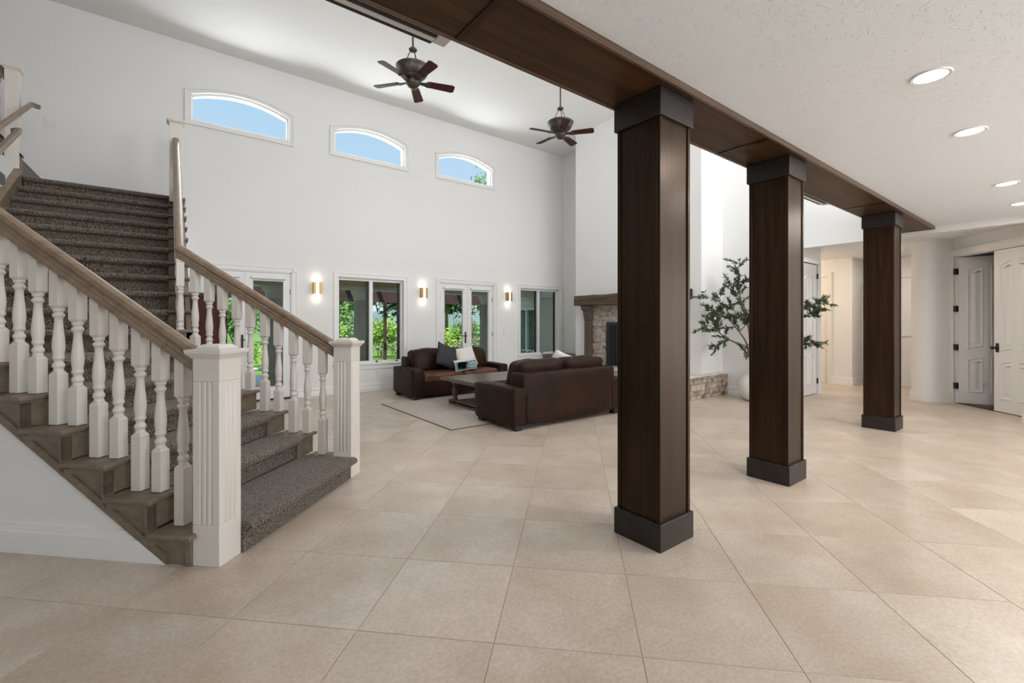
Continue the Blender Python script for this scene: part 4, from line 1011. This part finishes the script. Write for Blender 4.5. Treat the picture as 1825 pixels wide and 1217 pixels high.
# ------------------------------------------------------------------ coffee table and rug
ct = thing('coffee_table', 'weathered wooden trestle coffee table on the cream rug between the sofas', 'table', (4.35, 6.22, .014))
for k in range(6): build('top_plank', MB().box(-.66, .66, -.51+.17*k+.001, -.51+.17*(k+1)-.001, .405, .455), 'table_wood', ct, bev=.003)
for s in (-1, 1): build('breadboard_end', MB().box(s*.70-.045, s*.70+.045, -.51, .51, .400, .456), 'table_wood', ct, bev=.004)
build('apron', MB().box(-.60, .60, -.44, .44, .36, .405), 'table_wood', ct)
for sx in (-1, 1):
    for sy in (-1, 1):
        mb = MB(); mb.lathe([(.048, .07), (.05, .10), (.035, .115), (.04, .14), (.052, .19), (.048, .25), (.032, .30), (.045, .32), (.05, .335), (.05, .365)], (sx*.55, sy*.36, 0), 18); build('leg', mb, 'table_wood', ct)
    build('foot_rail', MB().box(sx*.55-.07, sx*.55+.07, -.46, .46, 0, .072), 'table_wood', ct, bev=.006)
build('lower_shelf', MB().box(-.62, .62, -.40, .40, .03, .06), 'table_wood', ct, bev=.004)
rg = thing('area_rug', 'cream nubby woven area rug with thin dark edge under the coffee table', 'rug', (4.2, 6.18, 0))
mb = MB(); nx, ny = 70, 58; vs = []; fs = []; rr = random.Random(5)
for i in range(nx+1):
    for j in range(ny+1):
        vs.append((-1.35+2.7*i/nx, -1.15+2.3*j/ny, .010+rr.uniform(-.003, .004)))
for i in range(nx):
    for j in range(ny): a = i*(ny+1)+j; fs.append((a, a+ny+1, a+ny+2, a+1))
mb.add(vs, fs); build('pile', mb, 'rug', rg, angle=80)
for (a, b, c, d) in ((-1.362, 1.362, -1.162, -1.148), (-1.362, 1.362, 1.148, 1.162), (-1.362, -1.348, -1.15, 1.15), (1.348, 1.362, -1.15, 1.15)): build('binding', MB().box(a, b, c, d, 0, .011), 'rug_edge', rg, bev=.003)

# ------------------------------------------------------------------ tall cabinet behind the staircase
cb = thing('tall_cabinet', 'tall dark mahogany cabinet seen through the far stair balusters', 'cabinet', (.49, 8.42, 0))
build('carcass', MB().box(-.24, .24, -.22, .22, .08, 1.76), 'dark_cabinet', cb, bev=.003)
build('cornice', MB().box(-.255, .255, -.235, .235, 1.76, 1.81), 'foot', cb, bev=.006)
for a, b in ((-.23, -.005), (.005, .23)):
    dr = build('door', MB().box(a, b, -.238, -.221, .14, 1.72), 'dark_cabinet', cb, bev=.003)
    build('knob', MB().lathe([(.004, 0), (.012, .004), (.012, .012), (.004, .016)], ((-.02 if a < 0 else .02), -.246, .95), 10), 'bronze', dr)
build('plinth', MB().box(-.22, .22, -.20, .20, 0, .08), 'foot', cb)

# ------------------------------------------------------------------ potted olive tree
ot = thing('potted_olive_tree', 'leafy olive tree in a round pale ceramic pot behind the middle column', 'potted plant', (8.21, 3.735, 0))
build('pot', MB().lathe([(.14, 0), (.20, .02), (.255, .10), (.275, .20), (.265, .30), (.215, .40), (.165, .445), (.155, .46), (.165, .468), (.15, .47), (.14, .44), (.14, .41)], n=40), 'pot', ot)
build('soil', MB().lathe([(.145, .42), (.0005, .43)], n=24, cap=False), 'soil', ot)
# in-picture right direction is (sa,-ca); left is the opposite
rt = Vector((sa, -ca, 0)); fw = Vector((ca, sa, 0)); U = Vector((0, 0, 1))
ro = random.Random(11)
leaves = MB(); brs = []
def P(a, f_, z): return rt*(a-.11*max(0, min(1, (z-.55)/.4)))+fw*f_+U*z
def branch(pts, r0, r1, leafy=0.35, dens=70, name='branch'):
    pts = [P(*p) if not isinstance(p, Vector) else p for p in pts]
    # smooth by Catmull-Rom
    path = []
    for i in range(len(pts)-1):
        p0, p1, p2, p3 = pts[max(0, i-1)], pts[i], pts[i+1], pts[min(len(pts)-1, i+2)]
        for k in range(5):
            t = k/5; path.append(.5*((2*p1)+(p2-p0)*t+(2*p0-5*p1+4*p2-p3)*t*t+(3*p1-p0-3*p2+p3)*t**3))
    path.append(pts[-1]); n = len(path)
    build(name, MB().tube(path, [r0+(r1-r0)*i/(n-1) for i in range(n)], 7), 'bark', ot, angle=80)
    tw = MB()
    L = sum((path[i+1]-path[i]).length for i in range(n-1))
    for q in range(int(L*dens/6)+2 if leafy < 1 else 0):
        i = int(n*leafy+ro.random()*(n*(1-leafy)-1)); p = path[i]; d0 = (path[min(i+1, n-1)]-path[max(0, i-1)]).normalized()
        dirv = (d0*ro.uniform(.3, 1)+Vector((ro.uniform(-1, 1), ro.uniform(-1, 1), ro.uniform(-.6, .9)))).normalized(); tl = ro.uniform(.10, .30)
        c = [p+dirv*tl*k/4+U*(-.02*(k/4)**2) for k in range(5)]; tw.tube([tuple(x) for x in c], [.003, .0028, .0024, .002, .0012], 4)
        for k in range(int(tl*150)+8):
            s = ro.random(); leaf(p+dirv*tl*s, dirv)
    for k in range(10 if leafy < 1 else 0): leaf(path[-1], (path[-1]-path[-2]).normalized())
    if tw.v: build('twigs', tw, 'bark', ot, angle=80)
def leaf(p, d0):
    d = (d0*.9+Vector((ro.uniform(-1, 1), ro.uniform(-1, 1), ro.uniform(-.8, .9)))*.75).normalized(); L = ro.uniform(.045, .085); w = L*.14
    s = d.cross(Vector((ro.uniform(-1, 1), ro.uniform(-1, 1), ro.uniform(-1, 1)))).normalized()*w; nn = d.cross(s).normalized()
    b = [p, p+d*L*.45+s+nn*.004, p+d*L-nn*.006, p+d*L*.45-s+nn*.004]
    leaves.add([tuple(x) for x in b], [(0, 1, 2), (0, 2, 3)])
branch([(.0, 0, .42), (.0, 0, .60), (-.04, .02, .78)], .026, .022, 2, 0, 'trunk')
branch([(-.04, .02, .78), (-.18, .03, .98), (-.34, .05, 1.07), (-.50, .0, 1.16), (-.66, -.05, 1.28), (-.86, -.05, 1.36)], .020, .004)
branch([(-.34, .05, 1.07), (-.48, .10, 1.00), (-.62, .10, .92)], .008, .003, .2)
branch([(-.50, 0, 1.16), (-.55, .1, 1.33), (-.60, .12, 1.45)], .008, .003, .1)
branch([(-.04, .02, .78), (-.06, 0, 1.02), (-.20, -.05, 1.20), (-.38, -.06, 1.42), (-.55, -.05, 1.66), (-.80, -.02, 1.88)], .018, .003, .3)
branch([(-.55, -.05, 1.66), (-.52, 0, 1.80), (-.46, .05, 1.86)], .005, .002, .1, 50)
branch([(-.38, -.06, 1.42), (-.60, -.12, 1.56), (-.80, -.14, 1.62)], .006, .002, .2, 50)
branch([(-.04, .02, .78), (.03, .05, 1.1), (0, .10, 1.45), (-.10, .12, 1.80), (-.14, .10, 2.15), (-.13, .10, 2.46)], .019, .004, .35, 85)
branch([(0, .10, 1.45), (-.20, .14, 1.58), (-.36, .16, 1.66)], .008, .003, .2, 85)
branch([(-.10, .12, 1.80), (-.22, .10, 1.92), (-.32, .06, 2.06)], .006, .002, .2, 60)
branch([(.03, .05, 1.1), (.24, -.12, 1.25), (.42, -.22, 1.42), (.60, -.30, 1.55), (.84, -.38, 1.62), (1.02, -.42, 1.70)], .014, .003)
branch([(.42, -.22, 1.42), (.70, -.34, 1.46), (.98, -.42, 1.56)], .007, .002)
branch([(.24, -.12, 1.25), (.55, -.28, 1.10), (.86, -.38, 1.02)], .007, .002)
branch([(.0, .10, 1.45), (.18, -.05, 1.70), (.30, -.18, 1.95)], .010, .003)
branch([(-.20, -.05, 1.20), (-.10, -.15, 1.40), (-.16, -.2, 1.56)], .007, .002, .2, 85)
branch([(-.06, 0, 1.02), (-.10, -.1, .96), (-.18, -.14, .92)], .005, .002, .2, 60)
tag(build('foliage', leaves, 'olive_leaf', ot, smooth=False), kind='stuff')

# ------------------------------------------------------------------ outside: patio, garden, wing of the house
tag(build('patio_floor', MB().box(-8, 11, YW+.22, 14.0, -.12, -.03), 'patio_concrete'), kind='structure')
tag(build('patio_ceiling', MB().box(-8, 8.7, YW+.22, 11.75, 2.62, 2.72), 'patio_beam'), kind='structure')
tag(build('patio_roof', MB().box(-8.2, 8.8, YW+.22, 12.2, 2.72, 2.80), 'roofing'), kind='structure')
pb = thing('patio_beam', 'tan stucco patio beam with a pale lower edge outside the glass doors', 'beam', (2, 11.5, 2.2))
build('beam_body', MB().box(-8, 9.6, 11.3, 11.7, 2.28, 2.62), 'patio_beam', pb, w=True); build('lower_moulding', MB().box(-8, 9.6, 11.27, 11.73, 2.20, 2.28), 'cream', pb, w=True)
for x, s_ in ((1.95, 'round gray patio column outside the doors by the stairs'), (3.93, 'round gray patio column outside the wide window'), (7.77, 'round gray patio column outside the doors behind the sofa')):
    t = thing('patio_column', s_, 'column', (x, 11.5, -.03), group='round stucco patio columns')
    build('shaft', MB().lathe([(.20, .16), (.205, .3), (.205, 1.2), (.185, 1.98)], n=28), 'patio_col', t)
    build('plinth', MB().lathe([(.26, 0), (.26, .12), (.235, .14), (.235, .16)], n=28), 'patio_col', t)
    build('capital', MB().lathe([(.185, 1.96), (.205, 1.975), (.205, 2.0), (.195, 2.02), (.20, 2.08), (.25, 2.14), (.27, 2.16), (.27, 2.23)], n=28), 'cream', t)
pg = thing('pergola', 'dark reddish wooden pergola on slim posts beyond the patio', 'pergola', (4, 14.6, -.05))
for y in (14.45,): build('header', MB().box(-6, 13, y, y+.12, 2.05, 2.42), 'pergola', pg, w=True)
for y in (13.2, 13.9): build('rafter_header', MB().box(-6, 12, y, y+.08, 2.50, 2.62), 'pergola', pg, w=True)
for k in range(18): build('rafter', MB().box(-5.6+k, -5.5+k, 13.05, 15.2, 2.42, 2.56), 'pergola', pg, w=True)
for x in (-3.0, .55, 5.72, 7.55, 9.53):
    build('post', MB().box(x-.042, x+.042, 14.46, 14.55, -.05, 2.05), 'pergola', pg, w=True)
    if x == 7.55: build('brace', MB().tube([(x, 14.51, 1.55), (x+.5, 14.51, 2.08)], .04, 6), 'pergola', pg, w=True)
tag(build('lawn', MB().box(-60, 60, 14.0, 26, -.4, -.10), 'lawn'), kind='structure')
mb = MB(); vs = []; fs = []
for i in range(41):
    for j in range(21):
        x = -100+5.5*i; y = 25+5*j; z = -.15+1.1*(1-math.exp(-(y-25)/22))+.3*noise.noise(Vector((x*.06, y*.06, 0)))
        vs.append((x, y, z))
for i in range(40):
    for j in range(20): a = i*21+j; fs.append((a, a+21, a+22, a+1))
tag(build('meadow', MB().add(vs, fs), 'meadow'), kind='structure')
mb = MB(); vs = []; fs = []
for i in range(61):
    x = -200+8*i; h = 9+5*noise.noise(Vector((x*.018, 3, 0)))+2*noise.noise(Vector((x*.05, 7, 0)))
    vs += [(x, 190, -3), (x, 195, h*.7), (x, 215, h), (x, 240, -3)]
for i in range(60):
    for k in range(3): a = i*4+k; fs.append((a, a+4, a+5, a+1))
tag(build('hills', MB().add(vs, fs), 'hillmat'), kind='structure')
tag(build('garden_path', MB().box(-20, 20, 16.3, 16.95, -.10, -.085), 'path_stone'), kind='structure')
def foliage_mesh(n, rx, ry, rz, zc, size, rnd, lobes=7):
    mb = MB(); cs = [(Vector((rnd.uniform(-.55, .55)*rx, rnd.uniform(-.55, .55)*ry, zc+rnd.uniform(-.5, .5)*rz)), rnd.uniform(.42, .65)) for _ in range(lobes)]
    for k in range(n):
        c, s = rnd.choice(cs); d = Vector((rnd.gauss(0, 1), rnd.gauss(0, 1), rnd.gauss(0, 1))).normalized()*(rnd.random()**.35)
        p = c+Vector((d.x*rx*s, d.y*ry*s, d.z*rz*s)); a = Vector((rnd.gauss(0, 1), rnd.gauss(0, 1), rnd.gauss(0, 1))).normalized(); b = a.orthogonal().normalized(); q = size*rnd.uniform(.6, 1.3)
        mb.add([tuple(p), tuple(p+a*q*.5+b*q*.32), tuple(p+a*q), tuple(p+a*q*.5-b*q*.32)], [(0, 1, 2, 3)])
    return mb
rf = random.Random(21)
def bush(name, label, cat, x, y, rx, ry, rz, m, n=1500, size=.14, group=None, z0=-.1):
    t = thing(name, label, cat, (x, y, z0), 0, group)
    build('foliage', foliage_mesh(n, rx, ry, rz, rz*.95, size, rf), m, t, smooth=False)
    mb = MB()
    for k in range(5): mb.tube([(rf.uniform(-.1, .1), rf.uniform(-.1, .1), 0), (rf.uniform(-.5, .5)*rx, rf.uniform(-.5, .5)*ry, rz)], [.03, .012], 5)
    build('stems', mb, 'bark', t)
def tree(label, x, y, r, h, m, n=2600, size=.42, z0=-.1, group='trees beyond the lawn', lean=0, tr=.16):
    t = thing('tree', label, 'tree', (x, y, z0), 0, group)
    build('crown', foliage_mesh(n, r, r, (h)*.36, h*.62, size, rf, 9), m, t, smooth=False)
    mb = MB(); mb.tube([(0, 0, -.2), (lean*.4, 0, h*.25), (lean, 0, h*.5), (lean, 0, h*.75)], [tr, tr*.8, tr*.6, tr*.25], 8)
    for k in range(4): mb.tube([(lean*.7, 0, h*.36), (lean+rf.uniform(-.6, .6)*r, rf.uniform(-.6, .6)*r, h*.7)], [tr*.45, tr*.15], 6)
    build('trunk', mb, 'bark', t)
bush('shrub', 'rounded lime green shrub in the left pane of the wide window', 'shrub', 5.2, 19.4, 1.25, 1.1, .85, 'leaf_lime')
bush('shrub', 'bright yellow green shrub in the right pane of the wide window', 'shrub', 7.2, 18.6, .95, .9, .95, 'leaf_lime')
bush('shrub', 'low speckled green flower bed below the window shrubs', 'shrub', 7.6, 17.7, 1.6, .5, .42, 'leaf_pale', 1400, .09)
bush('shrub', 'leafy lime green shrub outside the left glass door by the sofa', 'shrub', 10.6, 17.8, .9, .8, .98, 'leaf_lime', 1700)
bush('shrub', 'yellow green shrub at the left edge of the sofa side doors', 'shrub', 9.5, 17.6, .7, .7, .72, 'leaf_lime')
bush('shrub', 'pale grassy clump at the foot of the door side shrubs', 'shrub', 10.1, 16.8, 1.6, .5, .45, 'leaf_pale', 1600, .10)
bush('shrub', 'pale grassy clump seen through the right glass door', 'shrub', 11.9, 17.2, 1.2, .6, .6, 'leaf_pale', 1200, .10)
bush('shrub', 'small lime bush just outside the doors behind the stairs', 'shrub', 2.05, 17.0, .6, .5, .50, 'leaf_lime', 900, .10)
bush('shrub', 'dark green bush behind the stair balusters beyond the lawn', 'shrub', 3.1, 29.5, 1.6, 1.2, 1.55, 'leaf_mid', 1800, .22)
bush('shrub', 'dark hedge bush right of the doors behind the stairs', 'shrub', 6.0, 31.0, 2.2, 1.2, 1.5, 'leaf_dark', 1800, .24)
bush('shrub', 'dark green bush far behind the round patio column', 'shrub', 9.2, 33.0, 2.4, 1.4, 1.6, 'leaf_mid', 1800, .26)
tree('broad dark green tree behind the right pane of the wide window', 13.2, 31.0, 3.2, 6.5, 'leaf_dark')
tree('dense dark tree right of the pergola post in the wide window', 16.6, 30.0, 2.6, 6.0, 'leaf_dark')
tree('tall dark green tree behind the shrubs outside the sofa side doors', 20.5, 30.5, 3.6, 7.5, 'leaf_dark', 3200)
tree('tall tree whose top shows in the rightmost arched window', 27.5, 40.0, 4.0, 18.2, 'leaf_mid', 4200, .55, tr=.3)
tree('mid green tree left of the wide window view', 9.8, 36.0, 2.4, 4.4, 'leaf_mid')
tree('green tree at the far right of the garden', 24.0, 27.0, 3.0, 6.0, 'leaf_mid')
tree('leaning dark trunked tree outside the right glass door', 10.75, 16.9, 1.6, 6.6, 'leaf_mid', 1500, .20, group='trees close to the patio', lean=-.55, tr=.10)
wg = thing('house_wing', 'gray stucco wing of the house seen through the corner window', 'building', (9.6, 12, -.1))
mb = MB()
def wall_x(mb, x0, x1, ya, yb2, za, zb2, ops):
    t = MB(); wall_y(t, x0, x1, ya, yb2, za, zb2, ops); mb.add([(p[1], p[0], p[2]) for p in t.v], [f[::-1] for f in t.f]); return mb
wall_x(mb, 9.6, 9.85, YW+.22, 12.95, -.1, 2.62, [(11.25, 12.55, .45, 1.82, 0)])
build('wall', mb, 'stucco', wg, w=True, smooth=False)
build('frieze', MB().box(9.56, 9.62, YW+.25, 12.95, 2.16, 2.26), 'cream', wg, w=True)
wn = build('window', MB().box(9.56, 9.66, 11.20, 11.27, .40, 1.87).box(9.56, 9.66, 12.53, 12.6, .40, 1.87).box(9.56, 9.66, 11.27, 12.53, 1.80, 1.87).box(9.56, 9.66, 11.27, 12.53, .40, .47).box(9.58, 9.66, 11.82, 11.89, .47, 1.80), 'paint_trim', wg, w=True)
build('pane', MB().box(9.68, 9.69, 11.27, 12.53, .47, 1.80), 'glass', wn, w=True)
build('blind', MB().box(9.76, 9.77, 11.26, 12.54, .46, 1.81), 'window_blind', wn, w=True)  # sheet behind the pane, painted as its reflection of the trees
bush('shrub', 'small yellow green plant below the corner window outside', 'shrub', 8.55, 10.9, .36, .30, .30, 'leaf_lime', 700, .06, z0=.0)
bush('shrub', 'small dark green plant beside the wing wall outside the corner window', 'shrub', 9.0, 10.9, .32, .28, .28, 'leaf_dark', 600, .06, z0=.0)
